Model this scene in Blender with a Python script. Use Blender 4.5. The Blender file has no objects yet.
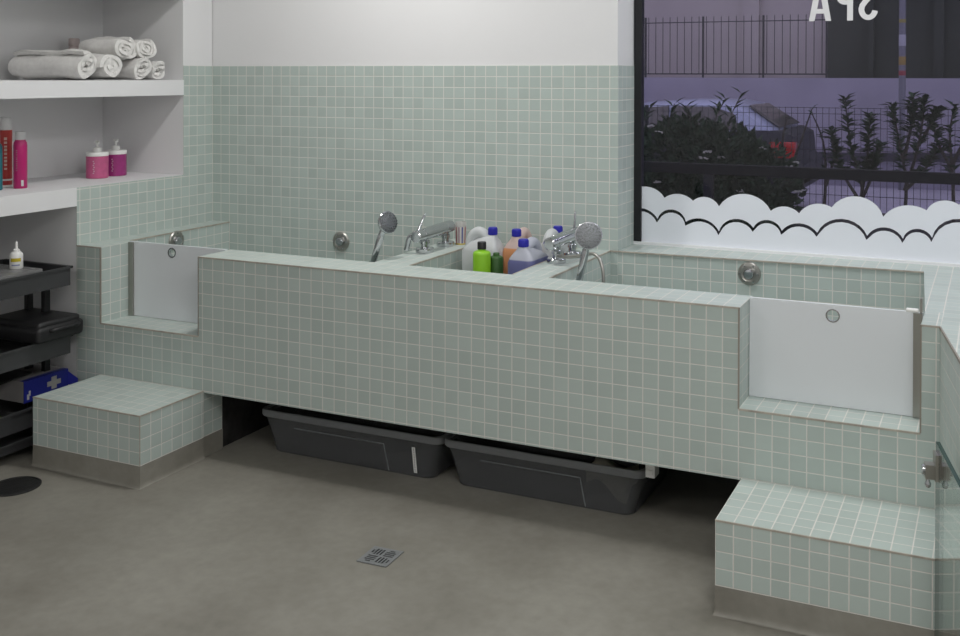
import bpy, bmesh, math, random
from mathutils import Vector, Matrix
from math import sin, cos, pi, radians
random.seed(7)
C = bpy.context.scene.collection
# ---------------------------------------------------------------- units: one mosaic tile
S = 0.052                 # tile pitch across
SZ = 0.052 * 0.9195       # tile pitch upwards
ZF = -16.55               # floor, in tiles below the tub rim
def T(x, y, z): return Vector((x * S, y * S, (z - ZF) * SZ))

# ---------------------------------------------------------------- materials
def newmat(name):
    m = bpy.data.materials.new(name); m.use_nodes = True
    nt = m.node_tree; nt.nodes.clear()
    out = nt.nodes.new('ShaderNodeOutputMaterial')
    return m, nt, out
def N(nt, t, **k):
    n = nt.nodes.new(t)
    for a, b in k.items():
        if a == 'ins':
            for i, v in b.items(): n.inputs[i].default_value = v
        else: setattr(n, a, b)
    return n
def col(c): return (c[0], c[1], c[2], 1)
def mat(name, c, rough=0.5, metal=0.0, spec=0.5, noise=0.0, nscale=20, bump=0.0, bscale=200, coat=0.0, emit=None):
    m, nt, out = newmat(name)
    b = N(nt, 'ShaderNodeBsdfPrincipled')
    b.inputs['Roughness'].default_value = rough; b.inputs['Metallic'].default_value = metal
    b.inputs['Specular IOR Level'].default_value = spec; b.inputs['Coat Weight'].default_value = coat
    b.inputs['Base Color'].default_value = col(c)
    tc = N(nt, 'ShaderNodeTexCoord')
    if noise:
        n = N(nt, 'ShaderNodeTexNoise'); n.inputs['Scale'].default_value = nscale; n.inputs['Detail'].default_value = 5
        r = N(nt, 'ShaderNodeMapRange'); r.inputs[1].default_value = 0.3; r.inputs[2].default_value = 0.7
        r.inputs[3].default_value = 1 - noise; r.inputs[4].default_value = 1 + noise
        v = N(nt, 'ShaderNodeVectorMath', operation='SCALE'); v.inputs[0].default_value = c[:3]
        nt.links.new(tc.outputs['Object'], n.inputs['Vector']); nt.links.new(n.outputs['Fac'], r.inputs[0])
        nt.links.new(r.outputs[0], v.inputs['Scale']); nt.links.new(v.outputs[0], b.inputs['Base Color'])
    if bump:
        n2 = N(nt, 'ShaderNodeTexNoise'); n2.inputs['Scale'].default_value = bscale; n2.inputs['Detail'].default_value = 3
        bp = N(nt, 'ShaderNodeBump'); bp.inputs['Strength'].default_value = bump; bp.inputs['Distance'].default_value = 0.004
        nt.links.new(tc.outputs['Object'], n2.inputs['Vector']); nt.links.new(n2.outputs['Fac'], bp.inputs['Height'])
        nt.links.new(bp.outputs[0], b.inputs['Normal'])
    nt.links.new(b.outputs[0], out.inputs[0])
    return m
def tile_material():
    m, nt, out = newmat('mosaic_tile')
    uv = N(nt, 'ShaderNodeUVMap'); sep = N(nt, 'ShaderNodeSeparateXYZ'); nt.links.new(uv.outputs[0], sep.inputs[0])
    L = nt.links.new
    def math_(op, a, b=None, c=None):
        n = N(nt, 'ShaderNodeMath', operation=op)
        for i, v in enumerate((a, b, c)):
            if v is None: continue
            if isinstance(v, (int, float)): n.inputs[i].default_value = v
            else: L(v, n.inputs[i])
        return n.outputs[0]
    ds = []; fl = []
    for k in (0, 1):
        f = math_('FRACT', sep.outputs[k]); ds.append(math_('MINIMUM', f, math_('SUBTRACT', 1.0, f)))
        fl.append(math_('FLOOR', sep.outputs[k]))
    d = math_('MINIMUM', ds[0], ds[1])
    mr = N(nt, 'ShaderNodeMapRange'); L(d, mr.inputs[0])
    mr.inputs[1].default_value = 0.026; mr.inputs[2].default_value = 0.046
    cb = N(nt, 'ShaderNodeCombineXYZ'); L(fl[0], cb.inputs[0]); L(fl[1], cb.inputs[1])
    wn = N(nt, 'ShaderNodeTexWhiteNoise', noise_dimensions='3D'); L(cb.outputs[0], wn.inputs[0])
    vr = N(nt, 'ShaderNodeMapRange'); L(wn.outputs['Value'], vr.inputs[0]); vr.inputs[3].default_value = 0.95; vr.inputs[4].default_value = 1.05
    sc = N(nt, 'ShaderNodeVectorMath', operation='SCALE'); sc.inputs[0].default_value = (0.440, 0.508, 0.478); L(vr.outputs[0], sc.inputs['Scale'])
    no = N(nt, 'ShaderNodeTexNoise'); no.inputs['Scale'].default_value = 1.2; L(uv.outputs[0], no.inputs['Vector'])
    gr = N(nt, 'ShaderNodeMix', data_type='RGBA'); L(no.outputs['Fac'], gr.inputs[0])
    gr.inputs[6].default_value = (0.64, 0.63, 0.585, 1); gr.inputs[7].default_value = (0.71, 0.705, 0.67, 1)
    mx = N(nt, 'ShaderNodeMix', data_type='RGBA'); L(mr.outputs[0], mx.inputs[0]); L(gr.outputs[2], mx.inputs[6]); L(sc.outputs[0], mx.inputs[7])
    b = N(nt, 'ShaderNodeBsdfPrincipled'); L(mx.outputs[2], b.inputs['Base Color'])
    rr = N(nt, 'ShaderNodeMapRange'); L(mr.outputs[0], rr.inputs[0]); rr.inputs[3].default_value = 0.85; rr.inputs[4].default_value = 0.34; L(rr.outputs[0], b.inputs['Roughness'])
    b.inputs['Specular IOR Level'].default_value = 0.35
    bp = N(nt, 'ShaderNodeBump'); bp.inputs['Strength'].default_value = 0.5; bp.inputs['Distance'].default_value = 0.0015; L(mr.outputs[0], bp.inputs['Height']); L(bp.outputs[0], b.inputs['Normal'])
    L(b.outputs[0], out.inputs[0])
    return m
def floor_material():
    m, nt, out = newmat('microcement')
    L = nt.links.new
    tc = N(nt, 'ShaderNodeTexCoord')
    n1 = N(nt, 'ShaderNodeTexNoise'); n1.inputs['Scale'].default_value = 2.2; n1.inputs['Detail'].default_value = 6; n1.inputs['Roughness'].default_value = 0.62
    n2 = N(nt, 'ShaderNodeTexNoise'); n2.inputs['Scale'].default_value = 30; n2.inputs['Detail'].default_value = 4
    L(tc.outputs['Object'], n1.inputs['Vector']); L(tc.outputs['Object'], n2.inputs['Vector'])
    cr = N(nt, 'ShaderNodeValToRGB'); L(n1.outputs['Fac'], cr.inputs[0])
    e = cr.color_ramp.elements; e[0].position = 0.3; e[0].color = (0.182, 0.172, 0.146, 1); e[1].position = 0.72; e[1].color = (0.278, 0.268, 0.234, 1)
    vr = N(nt, 'ShaderNodeMapRange'); L(n2.outputs['Fac'], vr.inputs[0]); vr.inputs[1].default_value = .3; vr.inputs[2].default_value = .7; vr.inputs[3].default_value = 0.94; vr.inputs[4].default_value = 1.06
    sc = N(nt, 'ShaderNodeVectorMath', operation='SCALE'); L(cr.outputs[0], sc.inputs[0]); L(vr.outputs[0], sc.inputs['Scale'])
    b = N(nt, 'ShaderNodeBsdfPrincipled'); L(sc.outputs[0], b.inputs['Base Color']); b.inputs['Roughness'].default_value = 0.42; b.inputs['Specular IOR Level'].default_value = 0.4
    L(b.outputs[0], out.inputs[0]); return m
def glass_material(name, tint, ior=1.45, rough=0.0, gl=1.0):
    m, nt, out = newmat(name)
    fr = N(nt, 'ShaderNodeFresnel'); fr.inputs['IOR'].default_value = ior
    mu = N(nt, 'ShaderNodeMath', operation='MULTIPLY'); mu.inputs[1].default_value = gl
    tr = N(nt, 'ShaderNodeBsdfTransparent'); tr.inputs[0].default_value = col(tint)
    g = N(nt, 'ShaderNodeBsdfGlossy'); g.inputs['Roughness'].default_value = rough; g.inputs['Color'].default_value = (0.9, 0.9, 0.9, 1)
    mx = N(nt, 'ShaderNodeMixShader')
    nt.links.new(fr.outputs[0], mu.inputs[0]); nt.links.new(mu.outputs[0], mx.inputs[0]); nt.links.new(tr.outputs[0], mx.inputs[1]); nt.links.new(g.outputs[0], mx.inputs[2]); nt.links.new(mx.outputs[0], out.inputs[0])
    return m
def translucent_material(name, c, tw=0.4, alpha=0.0, rough=0.35, level=None, liquid=None):
    m, nt, out = newmat(name); L = nt.links.new
    b = N(nt, 'ShaderNodeBsdfPrincipled'); b.inputs['Roughness'].default_value = rough; b.inputs['Base Color'].default_value = col(c)
    t = N(nt, 'ShaderNodeBsdfTranslucent'); t.inputs[0].default_value = col(c)
    if level is not None:
        tc = N(nt, 'ShaderNodeTexCoord'); sp = N(nt, 'ShaderNodeSeparateXYZ'); L(tc.outputs['Object'], sp.inputs[0])
        mr = N(nt, 'ShaderNodeMapRange'); L(sp.outputs[2], mr.inputs[0]); mr.inputs[1].default_value = level - .002; mr.inputs[2].default_value = level + .002
        mx = N(nt, 'ShaderNodeMix', data_type='RGBA'); L(mr.outputs[0], mx.inputs[0]); mx.inputs[6].default_value = col(liquid); mx.inputs[7].default_value = col(c)
        L(mx.outputs[2], b.inputs['Base Color']); L(mx.outputs[2], t.inputs[0])
    m1 = N(nt, 'ShaderNodeMixShader'); m1.inputs[0].default_value = tw; L(b.outputs[0], m1.inputs[1]); L(t.outputs[0], m1.inputs[2])
    last = m1
    if alpha:
        tr = N(nt, 'ShaderNodeBsdfTransparent'); m2 = N(nt, 'ShaderNodeMixShader'); m2.inputs[0].default_value = alpha
        L(m1.outputs[0], m2.inputs[1]); L(tr.outputs[0], m2.inputs[2]); last = m2
    L(last.outputs[0], out.inputs[0]); return m

M = {}
M['tile'] = tile_material(); M['cement'] = floor_material()
M['plaster'] = mat('white_plaster', (0.72, 0.72, 0.725), 0.75, spec=0.2, bump=0.05, bscale=90)
M['shelf'] = mat('white_painted_shelf', (0.74, 0.74, 0.75), 0.6, spec=0.3)
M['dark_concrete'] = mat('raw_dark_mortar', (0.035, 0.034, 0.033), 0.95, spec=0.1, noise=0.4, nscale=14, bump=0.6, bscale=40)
M['trim'] = mat('beige_corner_trim', (0.41, 0.375, 0.32), 0.5, noise=0.2, nscale=30)
M['trim_dark'] = mat('dull_bronze_trim', (0.30, 0.27, 0.23), 0.5, metal=0.2)
M['steel'] = mat('brushed_steel', (0.42, 0.41, 0.38), 0.38, metal=1.0)
M['chrome'] = mat('chrome', (0.56, 0.57, 0.59), 0.12, metal=1.0)
M['spray_face'] = mat('sprayer_face', (0.22, 0.23, 0.24), 0.24, metal=0.9, bump=0.8, bscale=190)
M['gate'] = translucent_material('milky_acrylic', (0.78, 0.81, 0.835), 0.10, rough=0.3)
M['black_frame'] = mat('black_window_frame', (0.010, 0.010, 0.012), 0.4)
M['white_frame'] = mat('white_sill_strip', (0.78, 0.79, 0.80), 0.4)
M['window_glass'] = glass_material('window_glass', (0.86, 0.86, 0.90), 1.45, 0.0, 0.8)
M['film'] = mat('white_window_film', (0.78, 0.81, 0.87), 0.5)
M['screen_glass'] = glass_material('screen_glass', (0.86, 0.90, 0.88), 1.5, 0.0, 0.55)
M['glass_edge'] = mat('green_glass_edge', (0.02, 0.055, 0.05), 0.1, spec=0.6)
M['towel'] = mat('white_terry', (0.80, 0.79, 0.77), 0.95, spec=0.05, noise=0.05, nscale=60, bump=0.9, bscale=420)
M['black_plastic'] = mat('black_plastic', (0.012, 0.012, 0.013), 0.42)
M['cart'] = mat('charcoal_plastic', (0.042, 0.043, 0.045), 0.38, bump=0.15, bscale=300)
M['white_plastic'] = mat('white_plastic', (0.78, 0.78, 0.76), 0.4)
M['green_plastic'] = mat('lime_plastic', (0.25, 0.54, 0.02), 0.38)
M['dark_green'] = mat('dark_green_plastic', (0.035, 0.10, 0.02), 0.4)
M['blue_cap'] = mat('cobalt_cap', (0.018, 0.018, 0.36), 0.38)
M['bin'] = translucent_material('smoky_plastic', (0.18, 0.187, 0.195), 0.25, alpha=0.5, rough=0.3)
M['bin_rim'] = translucent_material('smoky_rim', (0.34, 0.35, 0.36), 0.25, alpha=0.25, rough=0.3)
M['jug_white'] = translucent_material('milky_jug', (0.74, 0.76, 0.77), 0.35)
M['jug_orange'] = translucent_material('orange_jug', (0.74, 0.60, 0.56), 0.35, level=0.222, liquid=(0.80, 0.38, 0.18))
M['jug_purple'] = translucent_material('purple_jug', (0.60, 0.62, 0.70), 0.35, level=0.218, liquid=(0.18, 0.19, 0.40))
M['asphalt'] = mat('street_paving', (0.42, 0.40, 0.47), 0.8, noise=0.12, nscale=1.5)
M['concrete_wall'] = mat('concrete_wall', (0.37, 0.35, 0.42), 0.85, noise=0.12, nscale=1.2, bump=0.2, bscale=12)
M['beige_wall'] = mat('beige_render', (0.50, 0.45, 0.43), 0.9, noise=0.05, nscale=1.5)
M['leaf'] = mat('dark_leaf', (0.030, 0.054, 0.030), 0.8, spec=0.15, noise=0.5, nscale=9)
M['hedge_leaf'] = mat('hedge_leaf', (0.060, 0.075, 0.055), 0.6, noise=0.5, nscale=6)
M['bark'] = mat('bark', (0.05, 0.042, 0.036), 0.9)
M['petal'] = mat('cream_petal', (0.55, 0.55, 0.50), 0.8)
M['soil'] = mat('soil', (0.03, 0.026, 0.022), 0.95, noise=0.4, nscale=8)
M['iron'] = mat('dark_iron', (0.030, 0.028, 0.034), 0.55)
M['galv'] = mat('galvanised_pole', (0.20, 0.20, 0.24), 0.5, metal=0.5)
M['car_paint'] = mat('dark_car_paint', (0.018, 0.018, 0.03), 0.5, spec=.3, coat=0.0)
M['car_roof'] = mat('roof_reflection', (0.42, 0.46, 0.60), 0.25, metal=0.3)  # pale reflection put into the roof colour; the car itself is dark
M['car_glass'] = mat('car_glass', (0.10, 0.09, 0.085), 0.08, spec=0.8)
M['red_lens'] = mat('red_lens', (0.45, 0.015, 0.015), 0.2)
M['rubber'] = mat('rubber', (0.012, 0.012, 0.012), 0.8)
M['ceiling'] = mat('white_ceiling', (0.78, 0.78, 0.78), 0.8, spec=0.2)
M['letter'] = mat('white_vinyl', (0.62, 0.62, 0.62), 0.5)

# ---------------------------------------------------------------- mesh builder
class MB:
    def __init__(s): s.v = []; s.f = []; s.mi = []
    def add(s, vs, fs, mi=0):
        b = len(s.v); s.v += [Vector(p) for p in vs]
        for f in fs: s.f.append([b + i for i in f]); s.mi.append(mi)
        return s
    def box(s, a, b, mi=0):
        x0, y0, z0 = (min(a[i], b[i]) for i in range(3)); x1, y1, z1 = (max(a[i], b[i]) for i in range(3))
        return s.add([(x0,y0,z0),(x1,y0,z0),(x1,y1,z0),(x0,y1,z0),(x0,y0,z1),(x1,y0,z1),(x1,y1,z1),(x0,y1,z1)],
            [(0,3,2,1),(4,5,6,7),(0,1,5,4),(1,2,6,5),(2,3,7,6),(3,0,4,7)], mi)
    def tbox(s, x0, x1, y0, y1, z0, z1, mi=0): return s.box(T(x0,y0,z0), T(x1,y1,z1), mi)
    def rbox(s, a, b, r=0.004, seg=2, mi=0):
        bm = bmesh.new(); t = MB().box(a, b); vs = [bm.verts.new(p) for p in t.v]
        for f in t.f: bm.faces.new([vs[i] for i in f])
        bmesh.ops.bevel(bm, geom=list(bm.edges), offset=r, segments=seg, affect='EDGES', profile=0.5)
        bm.verts.index_update(); s.add([v.co.copy() for v in bm.verts], [[v.index for v in f.verts] for f in bm.faces], mi); bm.free(); return s
    def prism(s, pts, lo, hi, axis='z', mi=0, mi_side=None):
        """closed outline pts (2D, any shape, optional list of holes) extruded between lo and hi along an axis"""
        outl, holes = (pts if isinstance(pts, tuple) else (pts, []))
        bm = bmesh.new(); loops = []
        for loop in [outl] + list(holes):
            vs = [bm.verts.new((p[0], p[1], 0)) for p in loop]; loops.append(vs)
            for i in range(len(vs)): bm.edges.new((vs[i], vs[(i+1) % len(vs)]))
        r = bmesh.ops.triangle_fill(bm, use_beauty=True, edges=list(bm.edges), normal=(0,0,1))
        bm.verts.index_update(); n = len(bm.verts)
        def P(p, h):
            return {'z': (p[0], p[1], h), 'y': (p[0], h, p[1]), 'x': (h, p[0], p[1])}[axis]
        vs = [P(v.co, lo) for v in bm.verts] + [P(v.co, hi) for v in bm.verts]
        tri = [[v.index for v in f.verts] for f in bm.faces]
        fs = [t[::-1] for t in tri] + [[i + n for i in t] for t in tri]
        s.add(vs, fs, mi)
        side = []
        for lp in loops:
            k = [v.index for v in lp]
            for i in range(len(k)): a, b = k[i], k[(i+1) % len(k)]; side.append((a, b, b + n, a + n))
        base = len(s.v) - 2 * n
        for f in side: s.f.append([base + i for i in f]); s.mi.append(mi if mi_side is None else mi_side)
        bm.free(); return s
    def lathe(s, prof, c=(0,0,0), seg=32, mi=0, mat=None, sx=1, sy=1):
        c = Vector(c); b = []
        for r, z in prof:
            for k in range(seg):
                a = 2*pi*k/seg; p = Vector((r*cos(a)*sx, r*sin(a)*sy, z))
                if mat is not None: p = mat @ p
                b.append(p + c)
        fs = []
        for i in range(len(prof)-1):
            for k in range(seg):
                k2 = (k+1) % seg; fs.append((i*seg+k, i*seg+k2, (i+1)*seg+k2, (i+1)*seg+k))
        fs.append(tuple(range(seg))[::-1]); fs.append(tuple((len(prof)-1)*seg + k for k in range(seg)))
        return s.add(b, fs, mi)
    def cyl(s, p, q, r, r2=None, seg=24, mi=0):
        p = Vector(p); q = Vector(q); d = q - p
        R = d.to_track_quat('Z', 'Y').to_matrix()
        return s.lathe([(r, 0), (r if r2 is None else r2, d.length)], p, seg, mi, R)
    def rod(s, p, q, prof, seg=24, mi=0):
        """lathe profile (radius, fraction along p->q)"""
        p = Vector(p); q = Vector(q); d = q - p
        return s.lathe([(r, t*d.length) for r, t in prof], p, seg, mi, d.to_track_quat('Z', 'Y').to_matrix())
    def tube(s, pts, r, seg=10, mi=0, sub=8):
        P = [Vector(p) for p in pts]
        if len(P) > 2 and sub > 1:
            Q = []
            for i in range(len(P)-1):
                p0 = P[max(i-1,0)]; p1 = P[i]; p2 = P[i+1]; p3 = P[min(i+2,len(P)-1)]
                for k in range(sub):
                    t = k/sub
                    Q.append(0.5*((2*p1)+(p2-p0)*t+(2*p0-5*p1+4*p2-p3)*t*t+(3*p1-p0-3*p2+p3)*t**3))
            Q.append(P[-1]); P = Q
        n = len(P); vs = []; up = None
        for i, p in enumerate(P):
            d = (P[min(i+1,n-1)] - P[max(i-1,0)]).normalized()
            if up is None:
                up = d.orthogonal().normalized()
            else:
                up = (up - d*up.dot(d)).normalized()
            w = d.cross(up)
            rr = r(i/(n-1)) if callable(r) else r
            for k in range(seg):
                a = 2*pi*k/seg; vs.append(p + (up*cos(a) + w*sin(a))*rr)
        fs = []
        for i in range(n-1):
            for k in range(seg):
                k2 = (k+1) % seg; fs.append((i*seg+k, i*seg+k2, (i+1)*seg+k2, (i+1)*seg+k))
        fs.append(tuple(range(seg))[::-1]); fs.append(tuple((n-1)*seg+k for k in range(seg)))
        return s.add(vs, fs, mi)
    def loft(s, secs, mi=0):
        n = len(secs[0]); vs = [p for q in secs for p in q]; fs = []
        for i in range(len(secs)-1):
            for k in range(n):
                k2 = (k+1) % n; fs.append((i*n+k, i*n+k2, (i+1)*n+k2, (i+1)*n+k))
        fs.append(tuple(range(n))[::-1]); fs.append(tuple((len(secs)-1)*n+k for k in range(n)))
        return s.add(vs, fs, mi)
    def sphere(s, c, rx, ry, rz, seg=20, rings=12, mi=0):
        c = Vector(c); secs = []
        for i in range(1, rings):
            t = pi*i/rings
            secs.append([c + Vector((rx*sin(t)*cos(2*pi*k/seg), ry*sin(t)*sin(2*pi*k/seg), -rz*cos(t))) for k in range(seg)])
        return s.loft(secs, mi)
    def build(s, name, mats, parent=None, world=True, uv=None, smooth=None, recalc=True):
        if not isinstance(mats, (list, tuple)): mats = [mats]
        off = parent_world(parent) if (parent is not None and world) else Vector((0,0,0))
        origin = Vector((0,0,0))
        if parent is None:
            xs = [p.x for p in s.v]; ys = [p.y for p in s.v]; zs = [p.z for p in s.v]
            origin = Vector(((min(xs)+max(xs))/2, (min(ys)+max(ys))/2, min(zs)))
        me = bpy.data.meshes.new(name)
        me.from_pydata([tuple(p - off - origin) for p in s.v], [], s.f)
        for m_ in mats: me.materials.append(m_)
        for p, i in zip(me.polygons, s.mi): p.material_index = i
        if recalc:
            bm = bmesh.new(); bm.from_mesh(me); bmesh.ops.recalc_face_normals(bm, faces=list(bm.faces)); bm.to_mesh(me); bm.free()
        if uv is not None:
            lay = me.uv_layers.new(name='UVMap'); ad = off + origin
            for p in me.polygons:
                n = p.normal; a = max(range(3), key=lambda i: abs(n[i]))
                for li in p.loop_indices:
                    co = me.vertices[me.loops[li].vertex_index].co + ad
                    t = (co.x/S - uv[0], co.y/S - uv[1], co.z/SZ + ZF - uv[2])
                    lay.data[li].uv = {0: (t[1], t[2]), 1: (t[0], t[2]), 2: (t[0], t[1])}[a]
        if smooth is not None:
            for p in me.polygons: p.use_smooth = True
            me.set_sharp_from_angle(angle=radians(smooth))
        me.validate(); me.update()
        o = bpy.data.objects.new(name, me); C.objects.link(o)
        if parent is not None: o.parent = parent
        else: o.location = origin
        return o
def parent_world(o):
    v = Vector((0,0,0))
    while o is not None: v += o.location; o = o.parent
    return v
def tag(o, label, cat, group=None, kind=None):
    if label: o['label'] = label
    if cat: o['category'] = cat
    if group: o['group'] = group
    if kind: o['kind'] = kind
    return o
def struct(o): o['kind'] = 'structure'; return o
def thing(name, loc, label, cat, group=None):
    o = bpy.data.objects.new(name, None); o.empty_display_size = 0.05; C.objects.link(o); o.location = loc
    return tag(o, label, cat, group)
def circle(cx, cz, rx, rz, n=28, rev=False):
    l = [(cx + rx*cos(2*pi*k/n), cz + rz*sin(2*pi*k/n)) for k in range(n)]
    return l[::-1] if rev else l
def t2(pts, plane):    # tile coords -> metres for prism outlines
    if plane == 'xy': return [(a*S, b*S) for a, b in pts]
    return [(a*S, (b-ZF)*SZ) for a, b in pts]

# ================================================================= ROOM SHELL
HC = 2.72            # ceiling height (m)
ZC = HC/SZ + ZF
BY = 15.3            # back wall plane, in tiles
struct(MB().tbox(-70, 30, -95, 20, ZF-1.5, ZF).build('floor', M['cement']))
struct(MB().tbox(-70, 30, -95, 20.2, ZC, ZC+2).build('ceiling', M['ceiling']))
# left wall with open shelving niches
wl = MB()
wl.tbox(-66, -64, -95, 20, ZF, ZC)                       # back of the niches
wl.tbox(-64, -54.08, 0.08, BY, ZF, 3.42)                 # solid wall under the lower shelf
wl.tbox(-64, -54.08, 11.62, BY, 5.03, ZC)                # pier beside the shelves
wl.tbox(-64, -54, -95, 11.62, 22.7, ZC)                  # wall above the upper niche
wl.tbox(-64, -54, -46, -44, ZF, 22.7)
wall_left = struct(wl.build('wall_left', M['plaster']))
MB().prism(t2([(0,-11.2),(BY,-11.2),(BY,15.88),(11.62,15.88),(11.62,5.03),(0,5.03)],'yz'), -54.08*S, -54*S, 'x').build('tile_cladding', M['tile'], wall_left, uv=(0,BY,.88))
for z0, z1, nm, lab in ((3.42, 5.03, 'built_in_shelf', 'thick white built-in shelf level with the top of the low tile band, carrying bottles'),
                   (12.95, 14.43, 'built_in_shelf', 'upper white built-in shelf carrying the rolled towels')):
    tag(MB().prism(t2([(-64,-44),(-54,-44),(-54,0),(-54.08,0),(-54.08,11.62),(-64,11.62)] if z0 < 5 else [(-64,-44),(-54,-44),(-54,11.62),(-64,11.62)],'xy'), T(0,0,z0).z, T(0,0,z1).z, 'z').build(nm, M['shelf']), lab, 'shelf', 'built-in wall shelves')
wb = MB(); wb.tbox(-64, -13.38, BY+.08, 20, ZF, ZC)
wall_back = struct(wb.build('wall_back', M['plaster']))
MB().prism(t2([(-54,BY),(-13.3,BY),(-13.3,19.2),(-13.38,19.2),(-13.38,BY+.08),(-54,BY+.08)],'xy'), T(0,0,ZF).z, T(0,0,15.88).z, 'z').build('tile_cladding', M['tile'], wall_back, uv=(0,BY,.88))
# low tiled half wall on the right
WR = [(11.2,0),(14.5,-18),(26,-18),(26,19.0),(9.2,19.0),(9.35,16.2),(10.2,3.5),(11.2,3.5)]
wr = struct(MB().prism(t2(WR,'xy'), T(0,0,ZF).z, T(0,0,-.06).z, 'z').build('wall_right', M['tile'], uv=(.2,.5,0)))
MB().prism(t2([(11.16,0.0),(14.46,-18),(14.56,-18),(11.24,.02)],'xy'), T(0,0,-.16).z, T(0,0,.015).z, 'z').build('edge_trim', M['trim_dark'], wr)
MB().prism(t2(WR,'xy'), T(0,0,-.06).z, T(0,0,0).z, 'z').build('ledge_top', M['tile'], wr, uv=(.2,.5,0))
MB().prism(t2([(11.17,-.02),(11.2,-.02),(14.5,-18),(14.4,-18)],'xy'), T(0,0,ZF).z, T(0,0,-14.85).z, 'z').build('plinth', M['cement'], wr)
struct(MB().tbox(26, 28, -95, 20, ZF, ZC).build('wall_east', M['plaster']))
struct(MB().tbox(-66, 28, -97, -95, ZF, ZC).build('wall_front', M['plaster']))
# ---- window
WY = 19.2
wl_ = MB().tbox(-13.38, 26, 19, 20, ZC-7, ZC)
wl_.tbox(-13.38, 26, 19.0, 20, ZF, 0)
struct(wl_.build('wall_window', M['plaster']))
win = struct(MB().tbox(-12.75, 26, WY+.16, WY+.30, .2, ZC-7).build('window_1', M['window_glass']))
MB().tbox(-13.3, -12.68, WY-.1, WY+.6, .25, ZC-7).build('window_frame', M['black_frame'], win)
MB().tbox(-13.3, 26, WY-.15, WY+.6, 0, .22).build('sill_strip', M['white_frame'], win)
def arc(p, m, q, n=10):
    # circle through three points, from p to q
    ax, ay = p; bx, by = m; cx, cy = q
    d = 2*(ax*(by-cy)+bx*(cy-ay)+cx*(ay-by))
    if abs(d) < 1e-9: return [p, q]
    ux = ((ax*ax+ay*ay)*(by-cy)+(bx*bx+by*by)*(cy-ay)+(cx*cx+cy*cy)*(ay-by))/d
    uy = ((ax*ax+ay*ay)*(cx-bx)+(bx*bx+by*by)*(ax-cx)+(cx*cx+cy*cy)*(bx-ax))/d
    a0 = math.atan2(ay-uy, ax-ux); a1 = math.atan2(cy-uy, cx-ux); r = math.hypot(ax-ux, ay-uy)
    am = math.atan2(by-uy, bx-ux)
    def nrm(a): return a % (2*pi)
    if nrm(a0-am) > pi or nrm(am-a1) > pi: return [p, m, q]
    sweep = nrm(a0-a1)
    return [(ux+r*cos(a0-sweep*k/n), uy+r*sin(a0-sweep*k/n)) for k in range(n+1)]
def scallop(pts):
    o = [pts[0]]
    for i in range(0, len(pts)-2, 2): o += arc(pts[i], pts[i+1], pts[i+2])[1:]
    return o
TOP = [(-13.9,4.3),(-12.8,5.07),(-10.75,4.2),(-9.65,4.61),(-8.36,4.07),(-7.5,4.46),(-6.23,3.7),(-4.27,4.9),(-2.11,3.57),(-1.0,4.0),(0.07,3.49),(1.35,4.37),(2.52,4.14),(4.35,5.15),(6.27,3.59),(7.96,4.62),(9.32,4.3),(10.45,5.15),(11.53,4.87),(13,5.6),(14.6,4.1),(16,4.8),(17.5,4.0),(19.5,5.2),(21.5,3.9),(23.5,4.8),(25.9,4.0)]
STR = [(-13.9,2.9),(-12.79,3.2),(-11.33,2.31),(-10.15,3.21),(-8.94,2.2),(-7.9,2.57),(-6.22,1.55),(-4.85,2.72),(-3.47,2.04),(-2.45,2.78),(-1.25,1.94),(0.09,2.66),(1.45,1.96),(3.16,3.23),(5.13,1.97),(6.45,2.74),(7.69,1.91),(8.67,2.78),(9.71,2.13),(11.47,3.76),(13.5,2.0),(15,2.8),(16.5,2.0),(18.5,3.0),(20.5,1.9),(23,3.0),(25.9,2.0)]
def clipx(l, x0): return [p for p in l if p[0] >= x0]
topc = clipx(scallop(TOP), -12.75); strc = clipx(scallop(STR), -12.75)
# lower edge of the clear line: same scallops a little lower
low = []
pl = scallop(STR)
def shifted(l, dz):
    out = []
    for i in range(0, len(STR)-2, 2):
        a, m_, b = STR[i], STR[i+1], STR[i+2]
        seg = arc((a[0]+.06, a[1]-dz*1.15), (m_[0], m_[1]-dz*.92), (b[0]-.06, b[1]-dz*1.15)); out += seg if i == 0 else seg[1:]
    return out
lowc = clipx(shifted(STR, .30), -12.75)
FY = ((WY+.13)*S, (WY+.155)*S)
up = [(-12.75, topc[0][1])] + topc + list(reversed([(-12.75, strc[0][1])] + strc))
dn = [(-12.75, lowc[0][1])] + lowc + [(lowc[-1][0], .22), (-12.75, .22)]
MB().prism(t2(up,'xz'), *FY, 'y').build('cloud_film', M['film'], win)
MB().prism(t2(dn,'xz'), *FY, 'y').build('cloud_film', M['film'], win)
# lettering on the pane, seen from behind (reads SPA from the street)
Z0, Z1 = 19.55, 22.9
A_ = ([(.74,Z0),(1.30,Z1),(1.85,Z1),(2.41,Z0),(1.99,Z0),(1.87,Z0+.62),(1.28,Z0+.62),(1.16,Z0)], [[(1.36,Z0+1.0),(1.79,Z0+1.0),(1.58,Z0+2.35)]])
def bowl(cx, cz, rx, rz, a0, a1, n=14): return [(cx+rx*cos(radians(a0+(a1-a0)*k/n)), cz+rz*sin(radians(a0+(a1-a0)*k/n))) for k in range(n+1)]
P_ = ([(3.58,Z0),(4.01,Z0),(4.01,Z1),(3.4,Z1)] + bowl(3.4,Z1-1.02,.72,1.02,90,270) + [(3.58,Z1-2.04)],
      [[(3.58,Z1-.38),(3.58,Z1-1.66)] + bowl(3.42,Z1-1.02,.32,.64,270,90)])
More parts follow.
